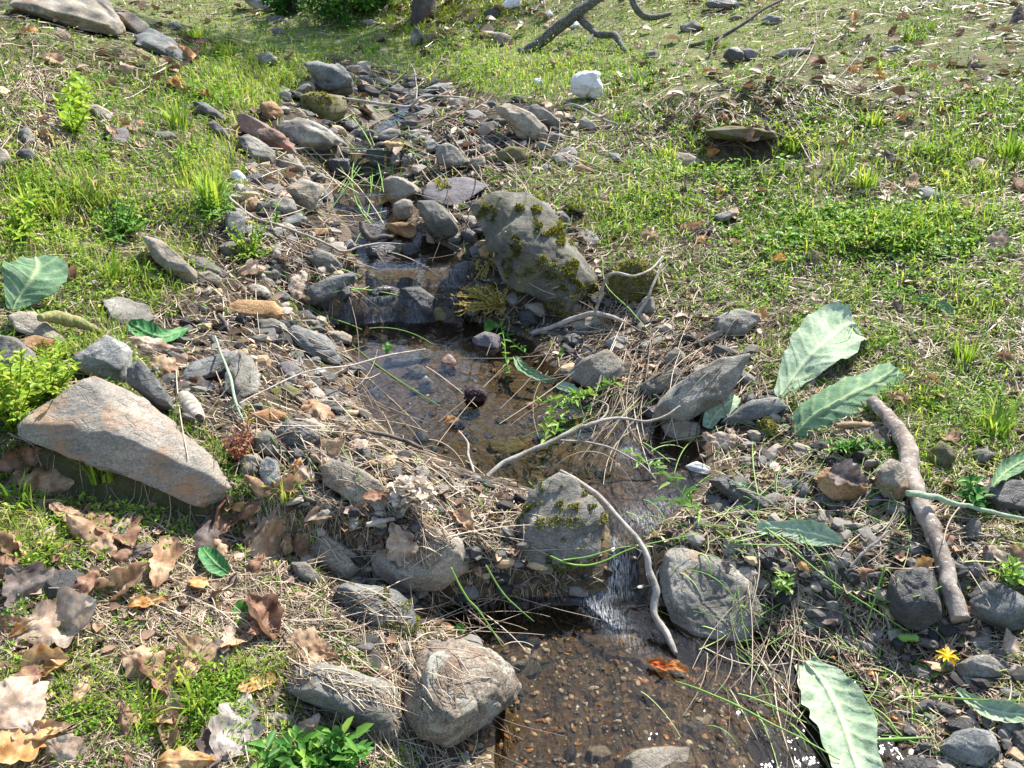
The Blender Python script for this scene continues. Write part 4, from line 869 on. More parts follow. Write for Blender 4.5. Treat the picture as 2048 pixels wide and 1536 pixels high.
# ------------------------------------------------------------------ moss growing on rocks: a part of each
def moss_on(o, V, F, boxes, mt):
    c = V[F].mean(1); nrm = np.cross(V[F[:, 1]]-V[F[:, 0]], V[F[:, 2]]-V[F[:, 0]]); ar = np.linalg.norm(nrm, axis=1); nrm /= ar[:, None]+1e-12
    if (nrm*(c-V.mean(0))).sum(1).mean() < 0: nrm = -nrm
    u, v_, d_ = proj(c[:, 0], c[:, 1], c[:, 2]); m = np.zeros(len(c))
    for x0, y0, x1, y1 in boxes:
        a = ((u-(x0+x1)/2)/(x1-x0)*2)**2+((v_-(y0+y1)/2)/(y1-y0)*2)**2; m = np.maximum(m, 1-a)
    m = m+.45*fbm(u/22., v_/22., 0*u, 51, 3); face = (nrm*(np.array([0, 0, CAMZ])-c)).sum(1) > -.02
    idx = np.where((m > .15) & face)[0]
    if not len(idx): return
    pwid = d_[idx].mean()/FPX; area = ar[idx].sum()*.5; n = int(min(9000, area/(pwid*2.6)**2)); pr = ar[idx]/ar[idx].sum(); s = RNG.choice(idx, n, p=pr)
    r1, r2 = RNG.uniform(size=(2, n, 1)); sw = (r1+r2) > 1; r1 = np.where(sw, 1-r1, r1); r2 = np.where(sw, 1-r2, r2)
    P = V[F[s, 0]]+(V[F[s, 1]]-V[F[s, 0]])*r1+(V[F[s, 2]]-V[F[s, 0]])*r2
    vv = np.clip(.45+.5*fbm(u[s]/14., v_[s]/14., 0*u[s], 53, 2)+.2*RNG.normal(size=n), 0, 1)
    Vb, Fb, A = blades(P, RNG.uniform(2.5, 6.5, n)*pwid, RNG.uniform(2.2, 3.6, n)*pwid, RNG.uniform(0, 6.28, n), RNG.uniform(0, 1.2, n), vv, 2, N=nrm[s]+RNG.normal(size=(n, 3))*.3)
    loc = np.array(o.location[:]); mesh('moss', Vb-loc, Fb, M_MOSSB if (boxes[0][1] < 406 and boxes[0][0] > 1000 and boxes[0][0] < 1200) else M_MOSS, parent=o, att={'v': A})
for o_, V_, F_, bx_, mt_ in MOSSJOBS:
    for one in bx_: moss_on(o_, V_, F_, [one], mt_)
def moss_field(name, lab, n, zones, mat, hpx=(5, 12), **kw):
    px, py, x, y, z = field(n, lambda a, b: blob(a, b, zones), **kw); pw = PXW(x, y, z); n = len(x)
    vv = np.clip(.5+.6*patch(px, py, 40, 2)+.2*RNG.normal(size=n), 0, 1)
    o = bulk(name, lab, 'moss', [blades(np.stack([x, y, z], 1), RNG.uniform(*hpx, n)*pw, RNG.uniform(2.5, 4, n)*pw, RNG.uniform(0, 6.28, n), RNG.uniform(0, 1.3, n), vv, 2)], mat); return o
moss_field('ground_moss', 'yellow green moss carpeting the mound below the tree', 16000, [(900, 22, 110, 26, 1), (830, 50, 60, 20, .8), (960, 10, 90, 20, .9)], M_MOSSB, x0=640, x1=1150, y0=-60, y1=110)
moss_field('bank_moss', 'dark olive moss patches beside the boulders and stream', 9000, [(1010, 350, 60, 14, 1), (1120, 385, 60, 22, .8), (330, 300, 70, 40, .9), (1480, 235, 130, 30, .8), (1395, 975, 50, 25, .9), (1500, 860, 40, 25, .7), (1560, 940, 70, 20, .5), (100, 690, 30, 20, .8), (1130, 420, 60, 30, .5)], M_MOSS, x0=0, x1=1700, y0=180, y1=1100)
# ------------------------------------------------------------------ fallen leaves, big leaves
def leaf_geo(L, W, lobes, rs, curl=.3, crumple=.1, rows=22, cols=11, roll=0., arc=.2, rug=0.):
    u = np.linspace(0, 1, rows); v = np.linspace(-1, 1, cols)
    base = np.sin(np.pi*np.clip(u, .02, .98)**.85)**.75
    V = np.zeros((rows, cols, 3)); ph = rs.uniform(0, 6.28, 2)
    side = []
    for sgn in (0, 1):
        wv = base*(1+.0*u)
        if lobes > 0: wv = base*(.72+.38*np.abs(np.sin(u*math.pi*lobes+ph[sgn]*.2+sgn*.5))**.8)
        wv = wv*(1+.22*fbm(u*9+ph[0]*5, 0*u+sgn*4, 0*u, int(rs.integers(99)), 2)); side.append(wv)
    rib = np.zeros((rows, cols))
    ph3 = rs.uniform(0, 50)
    for j, vv_ in enumerate(v):
        wv = np.where(vv_ < 0, side[0], side[1])
        th = vv_*curl*(1+.5*np.sin(u*3+ph[0])); Rr = 1/max(abs(curl), .05)
        yy = np.sin(th)*Rr*wv*W*.5; zz = (1-np.cos(th))*Rr*wv*W*.5*(1 if curl > 0 else -1)
        V[:, j, 0] = u*L; V[:, j, 1] = yy; V[:, j, 2] = zz
        sv = np.abs(((u*9-abs(vv_)*1.6) % 1)-.5)*2
        rib[:, j] = np.maximum(np.exp(-(vv_/.09)**2), .75*sstep(.72, 1, sv)*(abs(vv_) > .05))
    V[:, :, 2] += arc*L*np.sin(np.pi*u)[:, None] + crumple*L*fbm(V[:, :, 0]/L*3.2+ph3, V[:, :, 1]/L*3.2, 0*V[:, :, 0]+ph3, 61, 3)
    V[:, :, 2] += rug*L*(rib-.3+.5*fbm(V[:, :, 0]/L*14+ph3, V[:, :, 1]/L*14, 0*V[:, :, 0], 63, 2))
    if roll:
        a = roll*(u-.3)[:, None]*(np.abs(v)[None, :]*.5+.5); V[:, :, 2] += np.where(u[:, None] > .3, (u[:, None]-.3)**2*L*roll, 0)
    return V.reshape(-1, 3), quads(rows, cols), rib.ravel()
def frame_put(V, base, ax, n):
    ax = ax.normalized(); s = n.cross(ax).normalized(); n2 = ax.cross(s).normalized(); M = np.array([ax[:], s[:], n2[:]]); return V@M+np.array(base[:])
LEAFN = 0
def fallen_leaf(px, py, lpx, ang, kind, label, group=None, lobes=3.5, curl=None, asp=.62, big=False, h=.004, bias=.5, cat='leaf', name='fallen_leaf'):
    global LEAFN; LEAFN += 1; rs = np.random.default_rng(500+LEAFN)
    c, nn = hit(px, py); a = math.radians(ang); p1, _ = hit(px+math.cos(a)*12, py-math.sin(a)*12); ax = p1-c
    nn = (tnorm(c.x, c.y, .1)*(1-bias)+(CAMV-c).normalized()*bias+Vector(rs.normal(size=3)*.22)).normalized()
    # direction whose projection follows the picture angle, lying in the leaf plane
    d = (c-CAMV).normalized(); rgt = Vector((1, 0, 0)); upv = rgt.cross(d).normalized(); want = (rgt*math.cos(a)+upv*math.sin(a))
    ax = want-d*(want.dot(nn)/d.dot(nn)); stretch = ax.length; L = lpx*(c-CAMV).length/FPX*min(stretch, 1.6); ax.normalize()
    cu = rs.uniform(-1.3, 1.9) if curl is None else curl
    V, F, rib = leaf_geo(L, L*asp, lobes, rs, cu, rs.uniform(.10, .20), *((34, 17) if lpx > 70 else (16, 9)), roll=rs.uniform(-.1, .6), arc=rs.uniform(.02, .14), rug=.03)
    V[:, 0] -= L*.5; V[:, 2] -= V[:, 2].min()*.6
    Vw = frame_put(V, c+nn*h, ax, nn)
    vv = np.clip(.5+.75*fbm(V[:, 0]/L*6+LEAFN, V[:, 1]/L*4, 0*V[:, 0], 71, 2), 0, 1)
    o = mesh(name, Vw, F, LM[kind], loc=c, att={'v': vv, 'rib': rib*.35}); return tag(o, label, cat, group)
BIG = [l.split('|') for l in '''
120 1255 195 15 pale|broad pale pinkish oak leaf flat in the litter at lower left
55 1175 120 -40 dark|dark crumpled leaf at the left edge above the pale oak leaf
35 1250 95 5 brown|curled brown leaf at the left edge beside the pale oak leaf
85 1340 120 10 orange|glowing orange curled leaf below the pale oak leaf
160 1390 95 80 tan|spotted tan leaf standing up in the bright weeds at lower left
45 1425 150 -50 pale|pale pinkish leaf at the left edge near the bottom
60 1490 150 25 orange|striped amber leaf in the bottom left corner
375 1525 130 0 orange|amber leaf at the bottom edge beside fresh green plants
470 1455 150 75 grey|bleached grey crumpled leaf near the bottom left plants
205 1110 100 85 tan|rolled tan leaf standing upright left of the shaded litter
245 1175 150 35 tan|long folded tan leaf pointing up right beside the charcoal slab
265 1110 100 20 dark|dark grey shrivelled leaf above the folded tan leaf
470 1078 120 -20 pale|pale leaf with pointed lobes right of the big slab's foot
540 1050 120 60 pale|light pointed leaf standing at the head of the litter pile
575 1082 70 -80 tan|warm tan leaf hanging beside the light pointed leaf
605 1100 55 85 brown|small brown leaf hanging over the rounded tan grey rock
440 1105 60 -60 tan|small reddish tan leaf under the pale pointed leaf
250 1060 80 70 pale|pale leaf scrap standing in weeds below the big slab
195 1050 60 -80 brown|brown leaf leaning at the foot of the big slab
625 1302 130 -14 tan|long curled tan leaf lying over the grey rock under straw
610 1465 90 70 pale|pale brown leaf leaning by the bottom green plant
560 1440 60 20 grey|grey leaf scrap beside the bottom green plant
800 1085 110 -65 pale|pale jagged oak leaf draped over the rock below the dried flower
930 1050 80 -50 tan|tan leaf at the edge of the flower head rock near the fall
765 1345 65 -30 pale|pale star shaped leaf beside the speckled boulder
1325 1120 75 15 tan|crumpled tan leaf at the corner of the squarish boulder
1450 1135 35 -75 dark|small dark leaf on the squarish boulder's upper edge
1612 1150 60 -70 orange|orange brown leaf hanging right of the lower fall's boulder
1445 890 115 -22 pale|pinkish folded leaf on the shore beside the brown tan block
1700 960 100 -25 dark|purple grey leaf draped on the orange brown rock
1765 885 70 -60 dark|dull purple leaf in shade beside the peeling stick
1335 1338 95 -15 wet|red orange leaf lying under the water of the lowest pool
598 575 95 70 pale|pale oak leaf standing between the rocks above the canoe rock
500 545 75 15 pale|pinkish leaf in the grass left of the pale oak leaf
128 560 90 -40 brown|dark rust brown curled leaf beside the large green leaf at left
118 605 55 70 dark|purplish shrivelled leaf under the rust brown curled leaf
200 575 45 -30 dark|small dark leaf under the bright grass tuft at left
300 695 110 -18 pale|long folded pinkish leaf between the pointed rock and the banded slab
330 745 90 -40 tan|orange tan leaf beside the banded slab
385 770 70 -15 brown|glossy brown leaf under the banded slab's lower end
415 785 65 10 grey|silvery crumpled leaf on the brown leaves by the banded slab
635 835 90 -60 tan|long brown leaf strip on the shore right of the orange cobble
655 905 110 35 tan|torn tan leaf pointing to the lower pool
610 955 80 -50 pale|pale curled leaf above the litter pile
590 935 55 60 orange|small orange brown leaf right of the blue grey upright stone
1522 492 45 -40 tan|small upright tan leaf on the right bank near the clover
1480 492 35 40 tan|small tan leaf left of the upright tan leaf near the clover
1868 770 55 -20 orange|orange brown leaf scrap on turf right of the felted leaves
1845 762 35 -70 brown|small brown leaf beside the orange brown scrap
1382 458 75 22 tan|long tan leaf in turf at the foot of the long twig
130 75 45 -50 pale|pale leaf standing under the top left slab
58 65 40 20 orange|orange leaf in the grass at the upper left edge
345 130 45 -25 brown|brown leaf strip below the pointed slab on the left bank
275 115 40 40 tan|tan leaf between the two slabs and the weeds
470 265 32 40 orange|orange leaf at the pinkish stone on the left bank
368 175 40 -30 brown|brown curled leaf on the crest left of the narrow dark slab
40 920 110 20 brown|brown leaf under the left end of the big slab
95 965 120 0 tan|broad tan leaf in the shade under the big slab
30 965 80 40 tan|tan leaf at the left edge under the big slab
790 293 55 -8 orange|rusty orange wet leaf above the upper fall
735 325 40 10 orange|rust coloured leaf scrap at the left of the upper fall
1225 770 55 20 brown|red brown leaf at the foot of the sunlit block
1545 155 20 50 orange|small orange leaf on the upper right slope
2025 235 50 -10 pale|pinkish leaf at the right edge on the upper slope
1180 40 10 0 tan|tiny tan leaf under the lichened branch
1655 565 40 20 brown|brown leaf in dry grass above the felted leaves
1985 330 50 5 tan|long tan leaf in the turf near the right edge
1860 600 30 40 orange|small orange leaf by the curled green leaf at right
905 845 38 8 orange|amber leaf fragment floating in the lower pool
1070 815 45 -10 brown|brown leaf floating right of the dark ball
1010 1005 60 -30 brown|brown leaf against the mossy boulder by the lower pool
1935 1270 70 -20 dark|dark leaf by the streaked boulder at lower right
1720 1150 60 10 brown|brown leaf scrap in dry stems left of the charcoal boulder
1660 1240 50 -40 dark|dark leaf in the damp debris right of the squarish boulder
1850 1130 45 20 orange|orange tan leaf scrap on the purple grey slab
'''.strip().splitlines()]
for s, lab in BIG:
    a = s.split()
    ov = int(a[2]) > 100; ROCKLAB.append(((float(a[0]), float(a[1])), lab))
    fallen_leaf(float(a[0]), float(a[1]), float(a[2])*.8, float(a[3]), a[4], lab, bias=.6 if ov else .45, h=.008 if ov else .004)
AUTOL = [((0, 560, 1020, 1530), 60, 'pale tan brown tan brown orange dark tan', 'small dry brown leaf in the leaf litter at lower left', 'small dry leaves in the litter at lower left', (26, 75)),
 ((430, 760, 880, 1110), 18, 'pale tan brown tan', 'small curled leaf between stones left of the lower pool', 'curled leaves between stones left of the lower pool', (22, 55)),
 ((60, 420, 30, 300), 16, 'tan brown pale orange', 'dry leaf caught in grass high on the left bank', 'dry leaves caught in grass on the upper left bank', (14, 32)),
 ((1250, 2040, 20, 300), 34, 'brown tan orange pale dark', 'small fallen leaf on the upper right slope', 'fallen leaves on the upper right slope', (12, 26)),
 ((1250, 2040, 300, 700), 34, 'brown tan orange pale dark', 'small fallen leaf in the turf of the right bank', 'fallen leaves in the turf of the right bank', (15, 36)),
 ((1600, 2040, 700, 1300), 20, 'brown tan dark pale', 'fallen leaf among stems on the right of the peeling stick', 'fallen leaves around the peeling stick', (20, 48)),
 ((700, 1150, 30, 140), 16, 'brown tan', 'small brown leaf on the ground below the tree', 'small leaves below the tree', (9, 20))]
for (x0, x1, y0, y1), cnt, kinds, lab, grp, (s0, s1) in AUTOL:
    ks = kinds.split()
    for c_ in range(cnt): px, py, kd = RNG.uniform(x0, x1), RNG.uniform(y0, y1), ks[c_ % len(ks)]; fallen_leaf(px, py, RNG.uniform(s0, s1)*1.2, RNG.uniform(0, 360), kd, near_label('%s leaf' % ('dry '+kd if kd not in ('dark', 'tan', 'orange') else kd), px, py, lab), grp, lobes=RNG.choice([0, 3.5, 4.5]), bias=.3, h=.006)
# large felted (woolly) leaves and other big leaves, laid along a spine of pixels
def spine_leaf(name, lab, cat, sp, wpx, mat, curl=.3, face=.5, rug=.022, lobes=0, side=0, rows=60, cols=25, crumple=.05):
    """sp: (px, py, height) points from stalk to tip; wpx widths in pixels at those points"""
    P = [above(a, b, h) for a, b, h in sp]; m = len(P); t = np.linspace(0, m-1, rows)
    P = np.array([p[:] for p in P]); 
    def cr(arr, s):
        i = np.clip(s.astype(int), 0, m-2); f = s-i; p0 = arr[np.clip(i-1, 0, m-1)]; p1 = arr[i]; p2 = arr[i+1]; p3 = arr[np.clip(i+2, 0, m-1)]
        f = f[:, None]; return .5*((2*p1)+(-p0+p2)*f+(2*p0-5*p1+4*p2-p3)*f*f+(-p0+3*p1-3*p2+p3)*f**3)
    S_ = cr(P, t); W_ = cr(np.array(wpx, float)[:, None], t)[:, 0]; dist = np.linalg.norm(S_-np.array([0, 0, CAMZ]), axis=1); Ww = np.maximum(W_*.9, 2)*dist/FPX*.5
    T = np.gradient(S_, axis=0); T /= np.linalg.norm(T, axis=1, keepdims=True)
    seed = sum(map(ord, lab)); uu_ = np.linspace(0, 1, rows); vs = np.linspace(-1, 1, cols); V = np.zeros((rows, cols, 3)); rib = np.zeros((rows, cols)); Ltot = np.linalg.norm(np.diff(S_, axis=0), axis=1).sum()
    for i in range(rows):
        c = Vector(S_[i]); n = (tnorm(c.x, c.y, .2)*(1-face)+(CAMV-c).normalized()*face).normalized(); tt = Vector(T[i]); s = n.cross(tt).normalized(); n2 = tt.cross(s).normalized()
        s = (s*math.cos(side)+n2*math.sin(side)); n2 = tt.cross(s).normalized()
        for j, v in enumerate(vs):
            ed = 1+.09*noise3(np.array([uu_[i]*11]), np.array([np.sign(v)*3+seed]), np.array([0.]), 5)[0]*abs(v)**2
            if lobes: ed *= 1-.35*abs(v)*(.5+.5*math.sin(uu_[i]*lobes*6.28+v))
            sv = abs(((uu_[i]*8-abs(v)*1.3) % 1)-.5)*2; rb = max(math.exp(-(v/.07)**2), .6*(max(0, sv-.75)/.25) if abs(v) > .06 else 0); rib[i, j] = rb
            th = v*curl; x = math.sin(th)/max(abs(curl), .05)*Ww[i]*ed; zz = (1-math.cos(th))/max(abs(curl), .05)*Ww[i]*(1 if curl > 0 else -1)
            V[i, j] = np.array((c+s*x+n2*(zz+rug*Ltot*(rb-.4)))[:])
    X = V.reshape(-1, 3); X = X+np.array([0, 0, 1.0])*(crumple*Ltot*fbm(X[:, 0]/Ltot*7, X[:, 1]/Ltot*7, X[:, 2]/Ltot*7, seed, 3)*(.3+.7*np.tile(np.abs(vs), rows)))[:, None]
    vv = np.clip(.5+.5*fbm(X[:, 0]/Ltot*9, X[:, 1]/Ltot*9, X[:, 2]/Ltot*9, seed+4, 3), 0, 1)
    loc = S_[0]; F = quads(rows, cols); nV = len(X)
    # real thickness: a second skin a millimetre below
    nrm = np.array(tnorm(loc[0], loc[1])[:])*.0016; X2 = np.vstack([X, X-nrm]); F2 = np.vstack([F, F[:, ::-1]+nV])
    o = mesh(name, X2, F2, mat, loc=loc, att={'v': np.tile(vv, 2), 'rib': np.tile(rib.ravel(), 2)}); return tag(o, lab, cat)
ML = [('woolly_leaf', 'large pale green woolly leaf with ribbed veins lying on the right bank', [(1560, 792, .012), (1600, 735, .03), (1640, 690, .05), (1685, 655, .045), (1712, 650, .04)], [30, 78, 122, 128, 90], M_MULL, .35),
 ('woolly_leaf', 'drooping grey green woolly leaf right below the largest one', [(1590, 868, .01), (1625, 835, .02), (1680, 800, .035), (1745, 765, .04), (1795, 738, .03)], [30, 85, 90, 82, 45], M_MULD, -.5),
 ('woolly_leaf', 'pale woolly leaf with yellow midrib in the water at the bottom right', [(1610, 1322, .015), (1650, 1370, .03), (1680, 1430, .03), (1700, 1490, .03), (1725, 1560, .03)], [45, 100, 118, 100, 95], M_MULL, .4),
 ('woolly_leaf', 'crumpled woolly leaf piece in front of the thin dark slab', [(1415, 855, .01), (1430, 830, .02), (1455, 805, .03), (1475, 792, .02)], [25, 45, 55, 20], M_MULL, .8),
 ('woolly_leaf', 'torn woolly leaf strip above the squarish boulder on the right', [(1685, 1085, .02), (1630, 1068, .025), (1570, 1058, .02), (1515, 1058, .02)], [12, 55, 40, 25], M_MULL, .5),
 ('woolly_leaf', 'small curled woolly leaf end on turf at the far right', [(1830, 592, .02), (1860, 602, .02), (1890, 618, .02), (1915, 635, .01)], [10, 26, 24, 8], M_MULD, .9),
 ('woolly_leaf', 'large upright green leaf at the left edge above the tan slab', [(25, 620, .01), (40, 590, .05), (62, 558, .08), (75, 535, .09), (70, 512, .1)], [20, 55, 105, 105, 50], M_MULD, .25),
 ('weed_leaf', 'dark green wavy leaf between the flat slab and the pointed rock', [(375, 655, .02), (345, 668, .03), (310, 670, .03), (275, 655, .03), (258, 645, .02)], [10, 36, 50, 44, 12], M_LEAFD, .6),
 ('weed_leaf', 'folded dark green leaf lying in the litter left of the straw', [(458, 1145, .015), (435, 1130, .03), (415, 1110, .03), (405, 1095, .02)], [15, 42, 38, 12], M_LEAFD, .7),
 ('woolly_leaf', 'pale folded leaf dipping into the water of the middle pool', [(1030, 712, .03), (1045, 735, .025), (1075, 752, .02), (1115, 762, .01)], [12, 26, 24, 8], M_MULD, .9),
 ('woolly_leaf', 'woolly leaf scrap on the water left of the sunlit block', [(1112, 770, .008), (1135, 775, .01), (1160, 785, .008)], [10, 24, 8], M_MULL, .3),
 ('woolly_leaf', 'faded woolly leaf lying at the right edge near the bottom', [(1915, 1375, .02), (1960, 1410, .02), (2010, 1425, .02), (2080, 1435, .02)], [10, 34, 46, 30], M_MULL, .9),
 ('woolly_leaf', 'green woolly leaf clump at the right edge beside the black rock', [(1985, 975, .02), (2010, 945, .03), (2040, 925, .03), (2090, 900, .03)], [12, 34, 40, 20], M_MULD, 1.0),
 ('woolly_leaf', 'pale woolly scrap on the long grey slab at the stream edge', [(1460, 965, .01), (1495, 975, .01), (1530, 990, .008)], [8, 20, 6], M_MULD, .5)]
for nm, lab, sp, wp, mt, cu in ML: spine_leaf(nm, lab, 'leaf', sp, wp, mt, cu)
# ------------------------------------------------------------------ sticks, twigs, stems
def tube(P, R, seg=8, bump_=.12, seed=0, cap=True):
    P = np.array([p[:] for p in P]); m = len(P); n = max(m*7, 12); s = np.linspace(0, m-1, n)
    i = np.clip(s.astype(int), 0, m-2); f = (s-i)[:, None]; p0 = P[np.clip(i-1, 0, m-1)]; p1 = P[i]; p2 = P[i+1]; p3 = P[np.clip(i+2, 0, m-1)]
    C = .5*((2*p1)+(-p0+p2)*f+(2*p0-5*p1+4*p2-p3)*f*f+(-p0+3*p1-3*p2+p3)*f**3); r = np.interp(s, np.arange(m), R)
    C = C+(r*(.5 if r.max() < .008 else .22))[:, None]*np.stack([fbm(s*2.3, 0*s+k_*7, 0*s+seed, 81, 2) for k_ in range(3)], 1)
    T = np.gradient(C, axis=0); T /= np.linalg.norm(T, axis=1, keepdims=True)+1e-9; a = np.cross(T, [0.13, .21, 1]); a /= np.linalg.norm(a, axis=1, keepdims=True)+1e-9; b = np.cross(T, a)
    th = np.linspace(0, 2*math.pi, seg, endpoint=False); V = np.zeros((n, seg, 3))
    for k_, t in enumerate(th):
        rr = r*(1+bump_*2*fbm(s*3, 0*s+math.cos(t)*1.2, 0*s+math.sin(t)*1.2+seed, 83, 3)); V[:, k_] = C+(a*math.cos(t)+b*math.sin(t))*rr[:, None]
    F = [[q*seg+k_, q*seg+(k_+1) % seg, (q+1)*seg+(k_+1) % seg, (q+1)*seg+k_] for q in range(n-1) for k_ in range(seg)]
    V = V.reshape(-1, 3); V = np.vstack([V, C[:1], C[-1:]]); nb = n*seg
    F += [[nb, (k_+1) % seg, k_, nb] for k_ in range(seg)] + [[nb+1, (n-1)*seg+k_, (n-1)*seg+(k_+1) % seg, nb+1] for k_ in range(seg)]
    F = [f_[:3] if f_[0] == f_[3] else f_ for f_ in F]
    return V, F
def pxr(p, w_): return w_*.44*(Vector(p)-CAMV).length/FPX
def taut(spec):
    P = [above(a, b, h) for a, b, h, w_ in spec]; D = [(p-CAMV) for p in P]; t = [q.length for q in D]
    n_ = len(t)
    for i in range(1, n_-1): t[i] = min(t[i], t[0]+(t[-1]-t[0])*i/(n_-1)+.01)
    for _ in range(4): t = [t[0]]+[(t[i-1]+2*t[i]+t[i+1])/4 for i in range(1, n_-1)]+[t[-1]]
    return [CAMV+q.normalized()*k_ for q, k_ in zip(D, t)]
def stick(name, lab, cat, spec, mat, branches=(), att=None, part='side_twig', group=None):
    P = taut(spec); R = [pxr(p, q[3]) for p, q in zip(P, spec)]
    V, F = tube(P, R, 10 if spec[0][3] > 12 else 7, seed=len(lab)); loc = np.array(P[0][:])
    o = mesh(name, V, F, mat, loc=loc, att={'v': np.full(len(V), .6)} if att else None); tag(o, lab, cat, group)
    for br in branches:
        P = taut(br); R = [pxr(p, q[3]) for p, q in zip(P, br)]; V, F = tube(P, R, 7, seed=len(lab)+3)
        mesh(part, V-loc, F, mat, parent=o, att={'v': np.full(len(V), .6)} if att else None)
    return o
stick('stick', 'thick grey brown stick with peeling bark running down the right side', 'stick', [(1745, 800, .03, 26), (1775, 835, .03, 28), (1800, 868, .035, 34), (1815, 905, .04, 38), (1822, 950, .04, 36), (1840, 1000, .045, 35), (1862, 1050, .04, 34), (1885, 1120, .035, 33), (1900, 1180, .03, 34), (1922, 1240, .02, 38)], M_LOG)
stick('branch', 'dead lichen covered branch forking on the grass at the top', 'branch', [(1040, 106, .03, 22), (1075, 88, .10, 24), (1115, 55, .22, 24), (1155, 25, .34, 24), (1180, 8, .42, 20), (1215, -15, .48, 16)], M_LICH,
 [[(1155, 25, .34, 16), (1172, 50, .22, 15), (1198, 68, .15, 15), (1228, 70, .12, 15), (1240, 85, .08, 13), (1252, 104, .02, 9)], [(1185, 70, .16, 7), (1172, 90, .08, 6), (1150, 112, .02, 4)]])
stick('branch', 'lichened branch piece at the top edge right of the forked branch', 'branch', [(1262, -15, .35, 15), (1272, 15, .28, 15), (1288, 32, .2, 13), (1315, 33, .12, 12), (1340, 28, .06, 9)], M_LICH)
stick('twig', 'long dark bare twig leaning on the upper right slope', 'twig', [(1376, 92, .01, 8), (1420, 82, .06, 8), (1450, 70, .12, 8), (1490, 45, .22, 7), (1525, 20, .3, 6), (1565, 0, .36, 5)], M_TWIGD, [[(1445, 72, .12, 4), (1425, 95, .05, 3), (1424, 130, .01, 2)]])
stick('twig', 'lichened grey twig beside the orange brown stone left of the rapids', 'twig', [(448, 386, .04, 8), (475, 410, .05, 8), (510, 436, .05, 7), (560, 452, .05, 6), (610, 468, .06, 6), (655, 488, .06, 6), (688, 502, .05, 6), (725, 492, .05, 5), (765, 487, .04, 4), (815, 488, .02, 3)], M_TWIG)
stick('twig', 'pale forked twig spanning the stones at the stream head', 'twig', [(685, 196, .03, 5), (730, 203, .05, 6), (780, 210, .07, 7), (818, 213, .08, 7), (840, 195, .09, 6), (870, 192, .08, 5), (920, 195, .06, 4)], M_TWIG, [[(833, 200, .08, 4), (833, 170, .12, 3), (828, 140, .16, 3), (818, 125, .2, 2)], [(825, 212, .08, 4), (855, 200, .08, 4), (900, 182, .1, 3)], [(850, 230, .03, 4), (868, 222, .04, 4), (872, 212, .05, 3)]])
stick('twig', 'long pale twig lying across the lower pool', 'twig', [(974, 952, .02, 12), (1010, 925, .03, 12), (1060, 902, .04, 11), (1110, 880, .05, 11), (1160, 856, .05, 10), (1200, 842, .05, 9), (1240, 836, .05, 7), (1290, 843, .04, 6), (1330, 832, .03, 6), (1360, 812, .02, 4)], M_TWIG, [[(1100, 882, .05, 6), (1150, 882, .05, 5), (1200, 890, .05, 5), (1235, 902, .04, 4), (1290, 935, .03, 4), (1330, 985, .01, 3)], [(1200, 842, .05, 5), (1212, 828, .05, 5), (1216, 812, .05, 4), (1200, 802, .05, 3), (1180, 798, .04, 3)]])
stick('twig', 'curved bare twig bridging the mossy boulder and the lower fall', 'twig', [(1122, 942, .03, 9), (1160, 965, .06, 11), (1205, 1000, .08, 12), (1245, 1045, .09, 12), (1275, 1078, .09, 12), (1292, 1105, .08, 14), (1300, 1140, .07, 15), (1312, 1180, .05, 17), (1308, 1225, .035, 16), (1330, 1262, .02, 16), (1352, 1308, .005, 10)], M_TWIG)
stick('twig', 'crooked little twig standing in the left of the lower pool', 'twig', [(918, 862, .05, 4), (936, 888, .05, 6), (936, 910, .04, 6), (945, 935, .02, 6), (950, 952, .005, 4)], M_TWIG)
stick('branch', 'lichened bare branch below the long ridged boulder', 'branch', [(1062, 668, .01, 9), (1100, 655, .03, 11), (1140, 640, .04, 12), (1180, 628, .05, 13), (1215, 632, .04, 11), (1250, 645, .02, 8)], M_TWIG, [[(1190, 625, .05, 8), (1203, 590, .09, 8), (1210, 560, .11, 8), (1228, 546, .12, 7), (1265, 552, .12, 6), (1300, 540, .1, 6), (1325, 515, .08, 5)]])
stick('twig', 'upright grey twig rising from dry grass right of the moss boulder', 'twig', [(1270, 640, .02, 7), (1298, 590, .06, 7), (1310, 560, .08, 6), (1328, 528, .1, 5)], M_TWIG)
stick('twig', 'curved bare grey twig over stones right of the cracked boulders', 'twig', [(1112, 222, .04, 5), (1135, 212, .06, 6), (1158, 213, .06, 6), (1185, 228, .05, 6), (1215, 243, .03, 5), (1250, 250, .01, 4)], M_TWIG)
stick('twig', 'dark wet twig along the left shore of the lower pool', 'twig', [(680, 855, .02, 6), (730, 862, .02, 8), (790, 875, .02, 9), (830, 890, .015, 10), (865, 905, .005, 7)], M_TWIGD)
stick('twig', 'thin pale twig crossing from the left shore over the pale wedge', 'twig', [(478, 808, .04, 4), (540, 775, .06, 4), (620, 742, .06, 4), (700, 727, .05, 4), (770, 712, .04, 4), (850, 698, .02, 3)], M_TWIG)
stick('stick', 'mossy yellow green stick end on the tan slab at left', 'stick', [(78, 636, .02, 14), (105, 634, .02, 24), (135, 640, .025, 27), (165, 648, .025, 24), (200, 664, .015, 9)], M_MLOG)
stick('driftwood', 'reddish brown broken piece of wood on the left bank', 'wood', [(85, 312, .01, 16), (105, 335, .02, 19), (122, 352, .02, 17), (142, 366, .005, 8)], M_WOOD)
stick('driftwood', 'black forked driftwood wedged in the middle of the rapids', 'wood', [(722, 445, .07, 12), (728, 465, .05, 16), (742, 478, .03, 16), (765, 473, .03, 13), (785, 475, .01, 8)], M_TWIGD)
stick('stick', 'short brown stick under the drooping woolly leaf', 'stick', [(1672, 852, .02, 12), (1700, 850, .02, 14), (1735, 850, .02, 13), (1762, 846, .01, 12)], M_WOOD)
